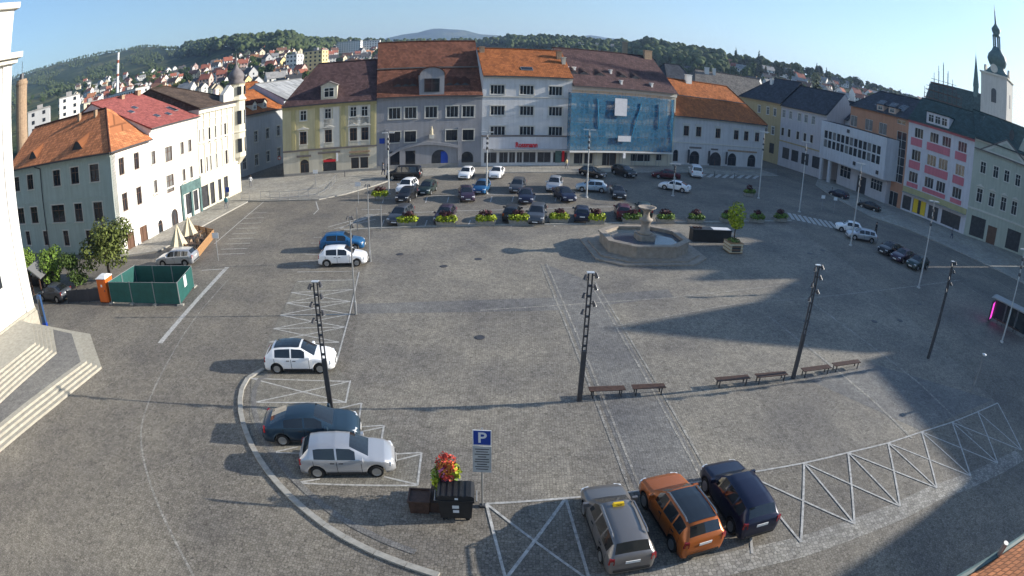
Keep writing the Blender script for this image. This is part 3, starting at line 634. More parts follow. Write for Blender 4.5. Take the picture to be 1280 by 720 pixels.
h.box('green_poster', 'copper_green', h.W-2.4, h.W-1.4, -.06, -.003, .6, 2.6); h.box('red_poster', 'red_sign', h.W-1.3, h.W-.9, -.06, -.003, .8, 2.5)
h.skylight(h.uz(*z(403, 250))[0], e+1.0, 1.9, .9); h.chimney(.7, 5.2, .7, .8, 'brick_stack'); h.chimney(h.W-1.0, 4.2, 1.0, .8, 'brick_stack'); h.chimney(h.W-.6, 3, .9, .6, 'w_cream')
# ---------------------------------------------------------------- house behind scaffold netting
z = zm(695, 50, 4.2375)
h = House('scaffolded_house', 'house under a dark red roof with its front hidden by scaffold netting', W1, S1, 17); e = 13.1
h.wins(z, [(130+i*92, 172+i*92, 330, 400) for i in range(5)], 2, 2); h.wins(z, [(130+i*92, 172+i*92, 460, 530) for i in range(5)], 2, 2)
h.wins(z, [(150, 195, 600, 655), (95, 140, 600, 655)], 2, 1, False, 'frame_dark', 'shop_dark', False); h.wins(z, [(245, 318, 597, 668)], 2, 1, False, 'frame_brown', 'shop_dark', False, 'doorway'); h.wins(z, [(395, 500, 603, 645)], 3, 1, False, 'frame_white', 'glass', False); h.wins(z, [(530, 560, 605, 640)], 1, 1, False, 'frame_white', 'glass', False)
h.walls(e, 'w_cream', (1, 1), 19.6); h.roof(e+.15, 19.6, 't_maroon', ov=.6); h.band(e-.6, .6, .3)
for x, y, n_ in ((140, 95, 1), (100, 122, 1), (65, 90, 1), (515, 245, 0), (353, 232, 0), (335, 160, 1)): u = h.uz(*z(x, y))[0]; h.chimney(u, 3.0 if n_ else .6, .4, .35)
for x in (120, 180, 265, 385, 455): h.eyebrow(h.uz(*z(x, 215))[0], e+2.0, 2.2, .5)  # dark-faced humps put where shadow patches fall, not built dormers
h.chimney(h.W-1.2, 8, 1.4, 1.6, 'brick_stack')
m, n_, l_, b_ = nt('net_blue'); setin(b_, 'Base Color', (.02, .17, .31, 1)); setin(b_, 'Roughness', .8); tr = n_.new('ShaderNodeBsdfTransparent'); mxs = n_.new('ShaderNodeMixShader'); tcx = n_.new('ShaderNodeTexCoord'); nz_ = n_.new('ShaderNodeTexNoise'); nz_.inputs['Scale'].default_value = 1.6; nz_.inputs['Detail'].default_value = 6; l_.new(tcx.outputs['Object'], nz_.inputs['Vector'])
mrg = n_.new('ShaderNodeMapRange'); mrg.inputs['From Min'].default_value = .3; mrg.inputs['From Max'].default_value = .7; mrg.inputs['To Min'].default_value = .46; mrg.inputs['To Max'].default_value = .78; l_.new(nz_.outputs['Fac'], mrg.inputs['Value']); l_.new(mrg.outputs[0], mxs.inputs[0]); l_.new(tr.outputs[0], mxs.inputs[1]); l_.new(b_.outputs[0], mxs.inputs[2]); l_.new(mxs.outputs[0], n_['Material Output'].inputs['Surface'])
mat('net_fold', (.03, .26, .42), .7, .2, 2); mat('tarp', (.62, .62, .64), .6, .1, 2)
off_ = -1.3
n0, n1 = h.uz(*z(78, 430), off_)[0], h.uz(*z(622, 450), off_)[0]; zt0, zb0 = h.uz(*z(340, 292), off_)[1], h.uz(*z(340, 588), off_)[1]
sc_ = thing('scaffold', 'scaffold wrapped in blue netting across the front of the red-roofed house', 'scaffold', (h.A[0], h.A[1], 0), h.rz)
nb = MB(); rnd = random.Random(4); NX, NZ = 44, 14; P_ = {}
for i in range(NX+1):
    for j in range(NZ+1): P_[i, j] = (n0+(n1-n0)*i/NX, off_+.025*math.sin(i*.45)+.03*math.cos(j*math.pi/3.5), zb0+(zt0-zb0)*j/NZ)
for i in range(NX):
    for j in range(NZ): nb.face([P_[i, j], P_[i+1, j], P_[i+1, j+1], P_[i, j+1]])
for y_, x_ in ((0, n0), (0, n1)):
    nb.face([(x_, off_, zb0), (x_, -.2, zb0), (x_, -.2, zt0), (x_, off_, zt0)])
nb.build('netting', 'net_blue', sc_, smooth=True)
for i in range(9):
    u = n0+(n1-n0)*i/8; MB().tube((u, off_+.2, 0), (u, off_+.2, zt0+.4), .035, n=6).build('upright', 'metal_grey', sc_); MB().tube((u, -.15, 0), (u, -.15, zt0+.4), .035, n=6).build('upright', 'metal_grey', sc_)
for k in range(5): zz = zb0+(zt0-zb0)*k/4.0; MB().box(n0, n1, off_+.25, -.2, zz-.06, zz).build('deck', 'wood_pale', sc_)
MB().box(n0-.05, n1+.05, off_-.25, off_+.22, zb0-.28, zb0-.06).build('edge_board', 'plaster_white', sc_)
for x0, x1, y0, y1 in ((312, 376, 310, 402), (328, 396, 508, 538)):
    r = h.rect(z(x0, 0)[0], z(x1, 0)[0], z(0, y0)[1], z(0, y1)[1], off_-.3); MB().box(r[0], r[1], off_-.33, off_-.28, r[2], r[3]).build('banner', 'tarp', sc_)
for x0, y0, x1, y1 in ((455, 335, 405, 505), (548, 340, 545, 470), (222, 310, 228, 470), (618, 320, 612, 545)):
    a, b = h.uz(*z(x0, y0), off_-.2), h.uz(*z(x1, y1), off_-.2); MB().tube((a[0], off_-.1, a[1]), (b[0], off_-.1, b[1]), .07, n=6).build('net_fold', 'net_fold', sc_)
u = h.uz(*z(358, 610), off_)[0]; MB().box(u-.22, u+.22, off_-.3, off_-.05, 1.6, zb0-.3).build('light_box', 'white_sign', sc_)
# ---------------------------------------------------------------- arcaded house
z = zm(820, 70, 4.8)
h = House('arcaded_house', 'white two-storey house with arched ground-floor openings and orange hipped roof', S1, C1, 13); e = 9.6
e = h.uz(*z(400, 382))[1]-.1
h.wins(z, [(167, 196, 420, 478), (240, 271, 428, 484), (359, 385, 434, 492), (468, 495, 443, 500), (528, 555, 452, 506), (592, 620, 458, 512)], 2, 2, fm='frame_brown')
h.wins(z, [(94, 132, 562, 632)], 2, 2, True, 'frame_dark'); h.wins(z, [(205, 257, 568, 642), (430, 482, 585, 660), (547, 599, 593, 670)], 2, 2, True, 'frame_dark'); h.wins(z, [(320, 391, 576, 668)], 2, 1, True, 'frame_brown', 'shop_dark', kind='doorway')
h.walls(e, 'w_arc'); h.roof(e+.1, e+6.6, 't_orange', hl=0, hr=5.5, ovs=.3)
zz = h.uz(*z(380, 535))[1]; h.band(zz, .16, .1); h.band(e-.3, .3, .22); h.band(0, .5, .08, 'plinth', name='plinth')
for x0, x1, y, m_ in ((200, 272, 550, 'trim_dark'), (330, 372, 560, 'trim_dark'), (430, 605, 572, 'brick_stack')): r = h.rect(z(x0, 0)[0], z(x1, 0)[0], z(0, y-5)[1], z(0, y+5)[1]); h.box('shop_sign', m_, r[0], r[1], -.07, -.003, r[2], r[3])
for x in (187, 310, 415): u = h.uz(*z(x, 600))[0]; h.box('hanging_sign', 'frame_dark', u-.2, u+.2, -.5, -.4, .9, 3.3)
for o in h.ops[:6]: h.box('window_hood', 'trim', o[0]-.25, o[1]+.25, -.14, 0, o[3]+.25, o[3]+.45)
h.chimney(h.uz(*z(310, 150))[0], 6.2, 1.4, 1.3); zz = e+3.6; y = h.yroof(zz); h.box('roof_ledge_or_shade_edge', 'trim_dark', 0, h.W-3.0, y-.15, y+.05, zz, zz+.12, h.rf)  # dark strip modelled along the edge of a cast shadow on the roof
# ---------------------------------------------------------------- right row
OA, OC = (52.6, 132.0), (62.9, 105.5)
_d = ray(976, 150); _t = (OC[0]-OA[0], OC[1]-OA[1]); _k = (OA[0]*_d.y-OA[1]*_d.x)/(_t[1]*_d.x-_t[0]*_d.y); OB = (OA[0]+_t[0]*_k, OA[1]+_t[1]*_k)
z = zm(930, 90, 4.5)
h = House('ochre_house', 'ochre corner house under a dark slate roof at the mouth of the side street', OA, OB, 14); e = h.uz(*z(120, 162))[1]
h.wins(z, [(80, 92, 188, 226), (128, 142, 195, 240), (166, 181, 205, 250)], 2, 2); h.wins(z, [(80, 95, 290, 335), (118, 132, 298, 342), (155, 170, 305, 350)], 2, 2); h.wins(z, [(75, 100, 385, 440), (140, 170, 395, 455)], 2, 1, False, 'frame_dark', 'shop_dark', False)
h.walls(e, 'w_ochre'); h.roof(e+.1, e+6, 't_slate', hl=5, hr=0); h.band(e-.4, .4, .25, 'w_ochre'); h.chimney(6, 5, 1.2)
h = House('lilac_house', 'pale lilac-grey house with arcade under a dark slate roof', OB, OC, 13); e = h.uz(*z(320, 212))[1]
h.wins(z, [(218, 232, 206, 248), (256, 270, 216, 262), (303, 319, 232, 276), (341, 357, 243, 290), (381, 399, 252, 302)], 2, 2, fm='frame_white', gm='glass_curtain'); h.wins(z, [(211, 225, 310, 350), (247, 261, 320, 362), (295, 310, 333, 378), (334, 350, 346, 394), (371, 388, 360, 410)], 2, 2, fm='frame_brown'); h.wins(z, [(215, 255, 418, 490), (270, 300, 440, 505), (325, 360, 458, 520), (375, 430, 480, 545)], 1, 1, False, 'frame_dark', 'shop_dark', False, 'arcade_opening')
h.walls(e, 'w_lilac', (0, 1), e+5.5); h.roof(e+.1, e+5.5, 't_slate', hl=0, hr=0); h.band(e-.3, .3, .2); zz = h.uz(*z(320, 420))[1]; h.band(zz, .3, .12, 'w_ochre')
# bank: overhanging white storey on piers
KA, KB = G(1045, 230), G(1105, 255)
z = zm(1020, 100, 3.79)
h = House('bank_house', 'white modern block with a long overhanging window storey beside the orange house', KA, KB, 9); offk = -2.6
r = h.rect(z(22, 0)[0], z(328, 0)[0], 0, 1, offk); zt_ = h.uz(*z(175, 228), offk)[1]; zb_ = h.uz(*z(175, 418), offk)[1]; u0k, u1k = h.uz(*z(22, 270), offk)[0], h.uz(*z(328, 375), offk)[0]
h.wins(z, [(112, 164, 408, 465)], 3, 2, False, 'frame_white', trim=False); h.wins(z, [(256, 314, 470, 524)], 4, 2, False, 'frame_white', trim=False); h.wins(z, [(192, 234, 455, 560)], 2, 1, False, 'frame_dark', 'shop_dark', False, 'doorway')
h.walls(zb_+.02, 'w_lilac')
hb = House('x', 'x', (KA[0]+h.t.x*u0k+h.n.x*offk, KA[1]+h.t.y*u0k+h.n.y*offk), (KA[0]+h.t.x*u1k+h.n.x*offk, KA[1]+h.t.y*u1k+h.n.y*offk), 11.4)
zz0, zz1 = hb.uz(*z(175, 365))[1], hb.uz(*z(175, 285))[1]
zz0, zz1 = hb.uz(*z(165, 358))[1], hb.uz(*z(165, 270))[1]
for i in range(13):
    a = hb.W*(.05+.88*i/13); hb.op(a+.06, a+hb.W*.88/13-.06, zz0, (zz0+zz1)/2-.06, 1, 1, False, 'frame_white', 'glass' if i % 5 else 'glass_curtain', False); hb.op(a+.06, a+hb.W*.88/13-.06, (zz0+zz1)/2+.06, zz1, 1, 1, False, 'frame_white', 'glass' if (i+2) % 4 else 'glass_curtain', False)
hb.walls(zt_, 'w_bank', base=zb_); bo = hb.o; dlt = Vector((u0k, offk))
for ch in list(bo.children): ch.parent = h.o; ch.location = (ch.location.x+u0k, ch.location.y+offk, ch.location.z)
bpy.data.objects.remove(bo)
MB().box(u0k, u1k, offk, offk+11.4, zt_, zt_+.06).build('flat_roof', 't_slate', h.o); MB().box(u0k, u1k, offk+.05, offk+11.4, zb_-.1, zb_+.0).build('soffit', 'w_bank', h.o)
for u in (u0k+.5, u0k+3.2): MB().box(u-.3, u+.3, offk+.3, offk+.9, 0, zb_-.1).build('pier', 'w_bank', h.o)
for x, y in ((155, 243), (183, 395), (291, 438)): u, v = h.uz(*z(x, y), offk); MB().box(u-.28, u+.28, offk-.3, offk-.01, v-.35, v+.35).build('wall_lamp', 'frame_dark', h.o)
# orange house behind and beside the bank
OHa, OHb = (KA[0]+h.n.x*1.2+h.t.x*1.5, KA[1]+h.n.y*1.2+h.t.y*1.5), G(1125, 262)
h = House('orange_house', 'orange house with roof terrace doors and a glazed stair strip', OHa, OHb, 13); e = h.uz(*z(290, 150))[1]
h.wins(z, [(160, 195, 172, 222), (232, 268, 185, 238), (298, 335, 200, 258)], 2, 1, False, 'frame_white', 'glass_curtain', False); h.wins(z, [(374, 420, 242, 490)], 2, 6, False, 'frame_white', 'glass', False, 'stair_window'); h.wins(z, [(340, 386, 525, 610)], 2, 1, False, 'frame_white', 'glass', False, 'doorway'); h.wins(z, [(385, 425, 190, 210)], 2, 1, False, 'frame_white', 'glass', False)
h.walls(e, 'w_orange', (0, 1), e+4.6); h.roof(e+.1, e+4.6, 't_slate', hl=3)
for x, y in ((275, 100), (330, 112), (380, 120)): h.skylight(h.uz(*z(x, y))[0], e+1.3, 1.9, 2.4)
h.dormer(h.W*.52, 2.0, e+.4, 1.1, 'w_salmon', 't_slate', 1, 'flat'); h.dormer(h.W*.72, 2.0, e+.4, 1.1, 'w_salmon', 't_slate', 1, 'flat')
# pink house
PA, PB, PC = G(1125, 262), G(1204, 294), G(1280, 322)
z = zm(960, 150, 4.0)
h = House('pink_striped_house', 'pink and white striped four-storey house with green roof and shops below', PA, PB, 13); e = 17.0
for row in ([(735, 775, 40, 90), (808, 855, 62, 112), (870, 915, 85, 135), (950, 995, 110, 165)], [(720, 762, 142, 195), (795, 840, 172, 228), (850, 900, 195, 252), (935, 980, 232, 290)], [(705, 748, 252, 308), (780, 830, 282, 335), (840, 885, 307, 362), (920, 965, 345, 404)]): h.wins(z, row, 3, 1, fm='frame_white', trim=False)
h.wins(z, [(672, 715, 372, 440), (722, 790, 395, 470), (862, 960, 475, 545)], 2, 1, False, 'frame_dark', 'shop_dark', False); h.wins(z, [(798, 850, 430, 500)], 2, 1, False, 'frame_dark', 'shop_dark', False, 'doorway')
h.walls(e, 'w_pinkw', (1, 1), 22); h.roof(e+.1, 22, 't_teal', ov=.6)
rows = sorted({round(o[2], 2) for o in h.ops if o[3]-o[2] < 2.6 and o[2] > 4}); 
cols = sorted([o for o in h.ops if abs(o[2]-rows[0]) < .3], key=lambda o: o[0])
for i, zr in enumerate(rows):
    lo = zr-1.55 if i else zr-.9
    for a, b in ((cols[0][0]-.25, cols[0][1]+.25), (cols[1][0]-.25, cols[2][1]+.25), (cols[3][0]-.25, cols[3][1]+.25)): h.box('pink_panel', 'w_pink', a, b, -.09, -.003, lo, zr-.12)
h.band(e-.5, .5, .25, 'w_pink')
zs_ = h.uz(*z(820, 345))[1]; h.box('shop_fascia', 'w_yellow2', .1, h.W-.1, -.25, -.003, 3.6, 4.6); h.box('shop_canopy', 'metal_grey', .3, h.W-.3, -1.2, -.26, 3.5, 3.62)
for x in (737, 776): u = h.uz(*z(x, 432))[0]; h.box('yellow_poster', 'yellow_sign', u-.55, u+.55, -.06, -.003, .5, 3.0)
h.dormer(h.uz(*z(868, 585-600+0))[0] if False else h.W*.44, 5.2, e+.35, 2.0, 'w_pinkw', 't_teal', 3, 'flat', wh=.72)
# greenish house with pediment
PD = (PC[0]+(PC[0]-PB[0])*.42, PC[1]+(PC[1]-PB[1])*.42)
h = House('pediment_house', 'pale green classical house with triangular pediment and scrolled gable', PB, PD, 14); e = 17.3
h.wins(z, [(1064, 1090, 205, 265), (1125, 1154, 230, 290), (1183, 1206, 250, 310), (1235, 1264, 277, 337)], 2, 2); h.wins(z, [(1045, 1073, 335, 405), (1105, 1134, 360, 430), (1163, 1190, 385, 460), (1215, 1245, 412, 485)], 2, 2); h.wins(z, [(1020, 1075, 490, 580), (1180, 1270, 545, 660)], 3, 1, False, 'frame_dark', 'shop_dark', False); h.wins(z, [(1092, 1140, 530, 625)], 1, 1, False, 'frame_brown', 'frame_brown', False, 'door')
for u in (13.0, 15.4): h.op(u, u+1.1, 12.4, 14.7); h.op(u, u+1.1, 7.6, 10.2)
h.walls(e, 'w_green'); h.roof(e+.1, 22.5, 't_teal')
h.band(e-.35, .35, .3, 'trim'); h.band(5.0, .3, .15, 'trim'); c = h.uz(1258, 180)[0]
MB().xprism([(c-5.2, e-1.6), (c+5.2, e-1.6), (c, e+1.4)], -.35, -.01).build('pediment', 'trim', h.o); MB().xprism([(c-4.0, e-1.35), (c+4.0, e-1.35), (c, e+.95)], -.37, -.3).build('pediment_field', 'w_green', h.o)
for s_ in (-1, 1): MB().xprism([(c+s_*5.4, e-1.62), (c, e+1.45), (c, e+1.7), (c+s_*5.8, e-1.62)][::-s_], -.5, -.36).build('raking_cornice', 'trim_dark', h.o)
h.box('base_cornice', 'trim_dark', 0, h.W, -.45, -.005, e-1.85, e-1.62)
cg = 17.6; H_ = 28.3; ow_ = h.uz(1265, 169)
half = [(8, e+.1), (7.3, e+1.2), (6.5, e+3.0), (5.0, e+3.9), (4.6, e+5.6), (3.9, H_-1.0), (2.4, H_-.3)]
gp = [(cg-x, v) for x, v in half[:1]]+[(cg+x, v) for x, v in half]+[(cg, H_)]+[(cg-x, v) for x, v in half[:0:-1]]
MB().xprism(gp, .3, .9).build('scrolled_gable', 'w_green', h.o)
MB().xprism([(ow_[0]+.6*math.cos(a), ow_[1]+1.0*math.sin(a)) for a in [2*math.pi*i/12 for i in range(12)]], .2, .29).build('oval_window', 'shop_dark', h.o)
for o in [q for q in h.ops if 6 < q[2] < 11]: MB().xprism([(o[0]-.3, o[3]+.3), (o[1]+.3, o[3]+.3), ((o[0]+o[1])/2, o[3]+.8)], -.2, 0).build('window_hood', 'trim', h.o)
# houses that close the square beyond the right edge of the picture (they throw the big shadow)
def plain_house(name, label, A, B, depth, e, rg, wm, rm, hl=0, hr=0, gf=False):
    h = House(name, label, A, B, depth); n_ = max(2, int(h.W/3))
    for fl in range(max(1, int((e-1)/4))):
        for i in range(n_): u = h.W*(i+.5)/n_; h.op(u-.5, u+.5, 1.1+fl*4, 3.0+fl*4)
    h.walls(e, wm, (hl == 0, hr == 0), rg); h.roof(e+.1, rg, rm, hl=hl, hr=hr); return h
plain_house('corner_house', 'cream house beside the pale green pediment house', (PD[0]+.2, PD[1]-.2), (84.2, 49.4), 12, 21, 25, 'w_cream', 't_brown'); MB().box(-.2, 4.2, .05, .6, 21, 25.2).build('attic_gable_or_shadow_box', 'w_cream', bpy.data.objects['corner_house'])  # attic box added out of view to fill out the thrown shadow
h = House('gabled_house', 'white gable-fronted house with a steep pointed gable facing the square', (83, 49), (83, 38.2), 14)
for fl in range(4):
    for i in range(3): h.op(1.4+i*3.2, 2.6+i*3.2, 1.2+fl*4.2, 3.3+fl*4.2)
h.walls(19.5, 'w_white'); rm_ = MB(); W_ = h.W
rm_ = solid_sheet([([(-.2, -.4, 19.6), (W_*.42, -.4, 25.7), (W_*.42, 14, 25.7), (-.2, 14, 19.6)][::-1], [(0, 0), (0, 8), (14, 8), (14, 0)][::-1]), ([(W_*.42, -.4, 25.7), (W_+.2, -.4, 19.6), (W_+.2, 14, 19.6), (W_*.42, 14, 25.7)][::-1], [(0, 8), (0, 0), (14, 0), (14, 8)][::-1])], .16); rm_.build('roof', 't_brown', h.o)
MB().xprism([(0, 19.5), (W_, 19.5), (W_*.42, 25.4)], 0, .3).build('gable', 'w_white', h.o)
plain_house('terrace_house', 'ochre house standing between the gabled house and the tall hipped house', (82, 38), (82, 24.4), 12, 17, 21.6, 'w_ochre', 't_brown')
plain_house('hipped_house', 'tall grey house with hipped roof at the corner by the town hall', (82, 24.2), (82, -8), 13, 17.5, 26.5, 'w_grey', 't_slate', hl=2.0, hr=3)
# ---------------------------------------------------------------- left row
LA = (-40.0, 45.0); LB = (-37.9, 71.3); lt = Vector((LB[0]-LA[0], LB[1]-LA[1])).normalized()
z = zm(130, 120, 3.43)
def lp(u): return (LA[0]+lt.x*u, LA[1]+lt.y*u)
u1, u2, u3 = 7.0, 17.0, 27.6
h = House('corner_house', 'white corner house with orange tiled hipped roof and shaded green side wall', LA, lp(u1), 24); e = 10.9
h.wins(z, [(62, 86, 268, 345), (127, 149, 238, 308)], 2, 2, fm='frame_brown'); h.wins(z, [(78, 101, 420, 500), (140, 159, 385, 460)], 2, 2, fm='frame_brown'); h.wins(z, [(104, 135, 590, 700), (155, 190, 548, 655)], 2, 1, False, 'frame_brown', 'frame_brown', False, 'door')
h.walls(e, 'w_left', left=False); hc = h
# side wall toward the camera
ln = Vector((-lt.y, lt.x)); SA = (LA[0]+ln.x*24, LA[1]+ln.y*24)
zf_ = zm(0, 150, 4.0)
hs_ = House('x', 'x', (SA[0]-lt.x*.06, SA[1]-lt.y*.06), (LA[0]-lt.x*.06, LA[1]-lt.y*.06), .8)
hs_.wins(zf_, [(70, 97, 276, 352), (137, 166, 266, 346), (265, 303, 250, 330), (355, 393, 241, 323), (452, 495, 232, 318)], 2, 2, fm='frame_brown'); hs_.wins(zf_, [(90, 122, 437, 518), (155, 190, 430, 514), (262, 325, 425, 512), (375, 413, 419, 507), (470, 515, 413, 504)], 2, 2, fm='frame_brown')
for u in (3, 8, 13, 18): hs_.op(u, u+1.2, 1.0, 2.8, fm='frame_brown')
hs_.walls(e, 'w_mint')
inv = hc.o.matrix_basis.inverted() if False else (Matrix.Translation((LA[0], LA[1], 0)) @ Matrix.Rotation(hc.rz, 4, 'Z')).inverted()
for ch in list(hs_.o.children):
    mw = Matrix.Translation((hs_.A[0], hs_.A[1], 0)) @ Matrix.Rotation(hs_.rz, 4, 'Z') @ Matrix.Translation(ch.location); q = inv @ mw
    ch.parent = hc.o; ch.location = q.to_translation(); ch.rotation_euler = q.to_euler()
    if ch.name.startswith('wall'): ch.name = 'side_wall'
bpy.data.objects.remove(hs_.o)
# hip roof: ridge runs along the side wall
W_, D_ = hc.W, hc.D; zr = 15.5; ov = .5; RK = .82
a_, b_, c_, d_ = (-ov, -ov, e+.1), (W_, -ov, e+.1), (W_, D_, zr-.3), (-ov, D_, e+.1)
q1 = (W_*RK, 6.6, zr); q2 = (W_*RK, D_, zr); q3 = (W_, 6.8, zr-.3)
sl = math.hypot(W_*RK+ov, zr-e)
rf = solid_sheet([([d_, a_, q1, q2], [(D_, 0), (0, 0), (6.6, sl), (D_, sl)]), ([a_, b_, q3, q1], [(-.5, 0), (W_, 0), (W_, 8.6), (W_*RK, 8.4)]), ([c_, q2, q1, q3], [(D_, 0), (D_, 1.3), (6.6, 1.3), (6.8, 0)])], .16)
hc.rf = rf.build('roof', 't_bright_orange', hc.o); MB().tube(a_, q1, .15, n=6).tube(q1, q2, .15, n=6).build('ridge_tiles', 't_brown', hc.rf)  # brighter orange tiles, the same tile colour on every slope
MB().box(-ov-.14, -ov, -ov, D_, e-.1, e+.05).box(-ov, W_, -ov-.14, -ov, e-.1, e+.05).build('gutter', 'metal_dark', hc.o); MB().box(-.16, .0, 0, D_, e-.5, e-.1).box(-.1, 0, 0, D_, 6.3, 6.45).box(-.1, 0, 0, D_, 3.6, 3.75).build('cornice', 'w_mint', hc.o)
MB().tube((-.2, 14.8, e-.5), (-.2, 14.8, 0), .07, n=6).tube((-.2, 14.8, e-.5), (-.2, 16.2, e-.2), .07, n=6).build('downpipe', 'metal_dark', hc.o)
def side_eye(y0, w):                                          # eyebrow dormers on the slope toward the camera
    b = MB(); n_ = 10; zz = e+.7; xs = lambda zz: (zz-e)/(zr-e)*(W_*RK+ov)-ov
    pts = [(y0-w/2+w*i/n_, 1.0*math.sin(math.pi*i/n_)**1.5) for i in range(n_+1)]
    for (p0, h0), (p1, h1) in zip(pts[:-1], pts[1:]): b.face([(xs(zz), p0, zz+h0+.05), (xs(zz), p1, zz+h1+.05), (xs(zz+h1)+1.0, p1, zz+h1+.75), (xs(zz+h0)+1.0, p0, zz+h0+.75)][::-1])
    b.build('eyebrow_dormer_or_shade', 't_bright_orange', hc.rf); g = MB(); g.face([(xs(zz)+.04, p, zz+hh) for p, hh in pts][::-1]); g.build('dormer_opening_or_shade', 'shop_dark', hc.rf)
side_eye(6.8, 2.6); side_eye(17.5, 2.4)
for y_, hh in ((11, .6), (7.5, .5)): MB().box(W_*.66, W_*.66+.4, y_, y_+.4, zr-1.2, zr-.4+hh).build('vent_pipe', 'brick_stack', hc.rf)
# red-roofed white house
h = House('red_roof_house', 'white house under a smooth red roof beside the orange-roofed corner house', lp(u1+.02), lp(u2), 22); e = 12.1
h.wins(z, [(204, 220, 258, 316), (327, 341, 190, 242), (360, 372, 173, 223)], 1, 2, fm='frame_brown', gm='glass_curtain'); h.wins(z, [(262, 291, 218, 280)], 2, 2, fm='frame_brown', gm='glass_curtain'); h.wins(z, [(216, 232, 388, 456), (336, 348, 303, 366), (367, 379, 284, 340)], 1, 2, fm='frame_brown', gm='glass_curtain'); h.wins(z, [(268, 299, 338, 413)], 2, 2, fm='frame_brown', gm='glass_curtain')
h.wins(z, [(290, 319, 482, 575)], 2, 1, True, 'frame_brown', 'shop_dark', kind='doorway'); h.wins(z, [(235, 255, 530, 622)], 1, 2, True, 'frame_brown', kind='window'); h.wins(z, [(352, 372, 420, 510), (385, 405, 400, 490)], 1, 1, False, 'frame_dark', 'shop_dark', False)
h.walls(e, 'w_left', (1, 1), 16.6); h.roof(e+.1, 16.6, 't_red', ovs=.1); h.band(e-.35, .35, .25, 'w_left'); zz = 4.6; h.band(zz, .2, .12, 'trim')
ug = h.uz(*z(330, 440))[0]; MB().box(ug, h.W, -.22, -.01, 3.2, 4.4).box(ug, ug+.35, -.22, -.01, 0, 3.2).box(h.W-.35, h.W, -.22, -.01, 0, 3.2).box((ug+h.W)/2-.2, (ug+h.W)/2+.2, -.22, -.01, 0, 3.2).build('green_shopfront', 'copper_green', h.o)
for u_, z_ in ((4.2, 13.1), (6.3, 13.0), (2.2, 14.2), (4.0, 14.6)): h.skylight(u_, z_, .7, .9)
h.skylight(8.6, 13.3, .8, 1.8); h.chimney(5.5, 10.2, .3, .6, 'brick_stack'); h.chimney(9.2, 10.4, .5, .7, 'brick_stack')
# art nouveau house with corner turret
h = House('turret_house', 'ornate cream house with an onion-topped corner turret and dark roof', lp(u2+.02), lp(u3), 20); e = 13.0
h.wins(z, [(402, 412, 160, 225), (425, 435, 148, 212), (447, 458, 137, 200), (475, 485, 125, 186), (502, 510, 110, 170), (515, 523, 102, 165)], 1, 2, fm='frame_brown'); h.wins(z, [(412, 422, 285, 345), (435, 445, 270, 332), (455, 465, 258, 320), (480, 490, 242, 302), (507, 515, 226, 285), (520, 528, 217, 280)], 1, 2, fm='frame_brown'); h.wins(z, [(420, 450, 395, 487), (457, 476, 375, 470), (490, 504, 352, 442), (514, 532, 330, 422)], 1, 1, False, 'frame_dark', 'shop_dark', False)
h.walls(e, 'w_nouveau', (0, 0)); h.roof(e+.1, 16.8, 't_old', hl=1.5, hr=5)
for z_, hh, p_ in ((4.4, .3, .2), (8.6, .22, .14), (e-.6, .6, .35), (e-1.6, .12, .1)): h.band(z_, hh, p_, 'trim')
for i in range(8): u_ = .15+i*(h.W-.3)/7; h.box('pilaster', 'trim', u_-.14, u_+.14, -.1, 0, 4.7, e-.6)
MB().box(h.W-4.2, h.W-.6, -.1, .6, e, e+1.3).xprism([(h.W-4.2, e+1.3), (h.W-.6, e+1.3), (h.W-2.4, e+2.5)], -.1, .6).build('attic_gable_or_shadow_box', 'trim', h.o)
tb = MB(); c = (h.W-.3, .3); tb.lathe([(.5, 4.2), (1.35, 5.2), (1.35, 8.6), (1.5, 8.7), (1.35, 8.9), (1.35, e), (1.6, e+.2), (1.45, e+.5), (1.3, e+.6), (1.3, e+2.3), (1.5, e+2.5)], 10, c, .3); tw = tb.build('turret', 'w_nouveau', h.o)
MB().lathe([(1.5, e+2.5), (1.05, e+2.9), (1.2, e+3.3), (1.25, e+3.7), (.95, e+4.2), (.45, e+4.7), (.18, e+5.3), (.05, e+6.2), (.01, e+7.0)], 12, c).build('onion_cap', 'r_slate_old', tw, smooth=True)
for a in (-2.2, -1.2, -.3, .6):
    for zz in (5.9, 9.8, e+.9): b = MB(); b.box(-.32, .32, -.08, .02, 0, 1.9 if zz < e else 1.2); k = b.build('turret_window', 'glass', tw, (c[0]+1.33*math.cos(a), c[1]+1.33*math.sin(a), zz), a+math.pi/2)
# side street between the turret house and the yellow house
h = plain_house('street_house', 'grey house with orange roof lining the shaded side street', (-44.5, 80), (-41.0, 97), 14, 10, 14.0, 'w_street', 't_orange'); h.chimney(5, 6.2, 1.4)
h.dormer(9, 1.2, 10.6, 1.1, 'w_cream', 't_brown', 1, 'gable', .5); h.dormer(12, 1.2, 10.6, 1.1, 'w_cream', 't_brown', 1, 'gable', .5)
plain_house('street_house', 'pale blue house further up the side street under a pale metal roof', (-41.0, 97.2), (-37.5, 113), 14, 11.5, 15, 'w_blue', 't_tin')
plain_house('end_house', 'grey-white house closing the far end of the side street', (-38, 124), (-22, 128), 12, 10, 14.5, 'w_street', 't_brown')
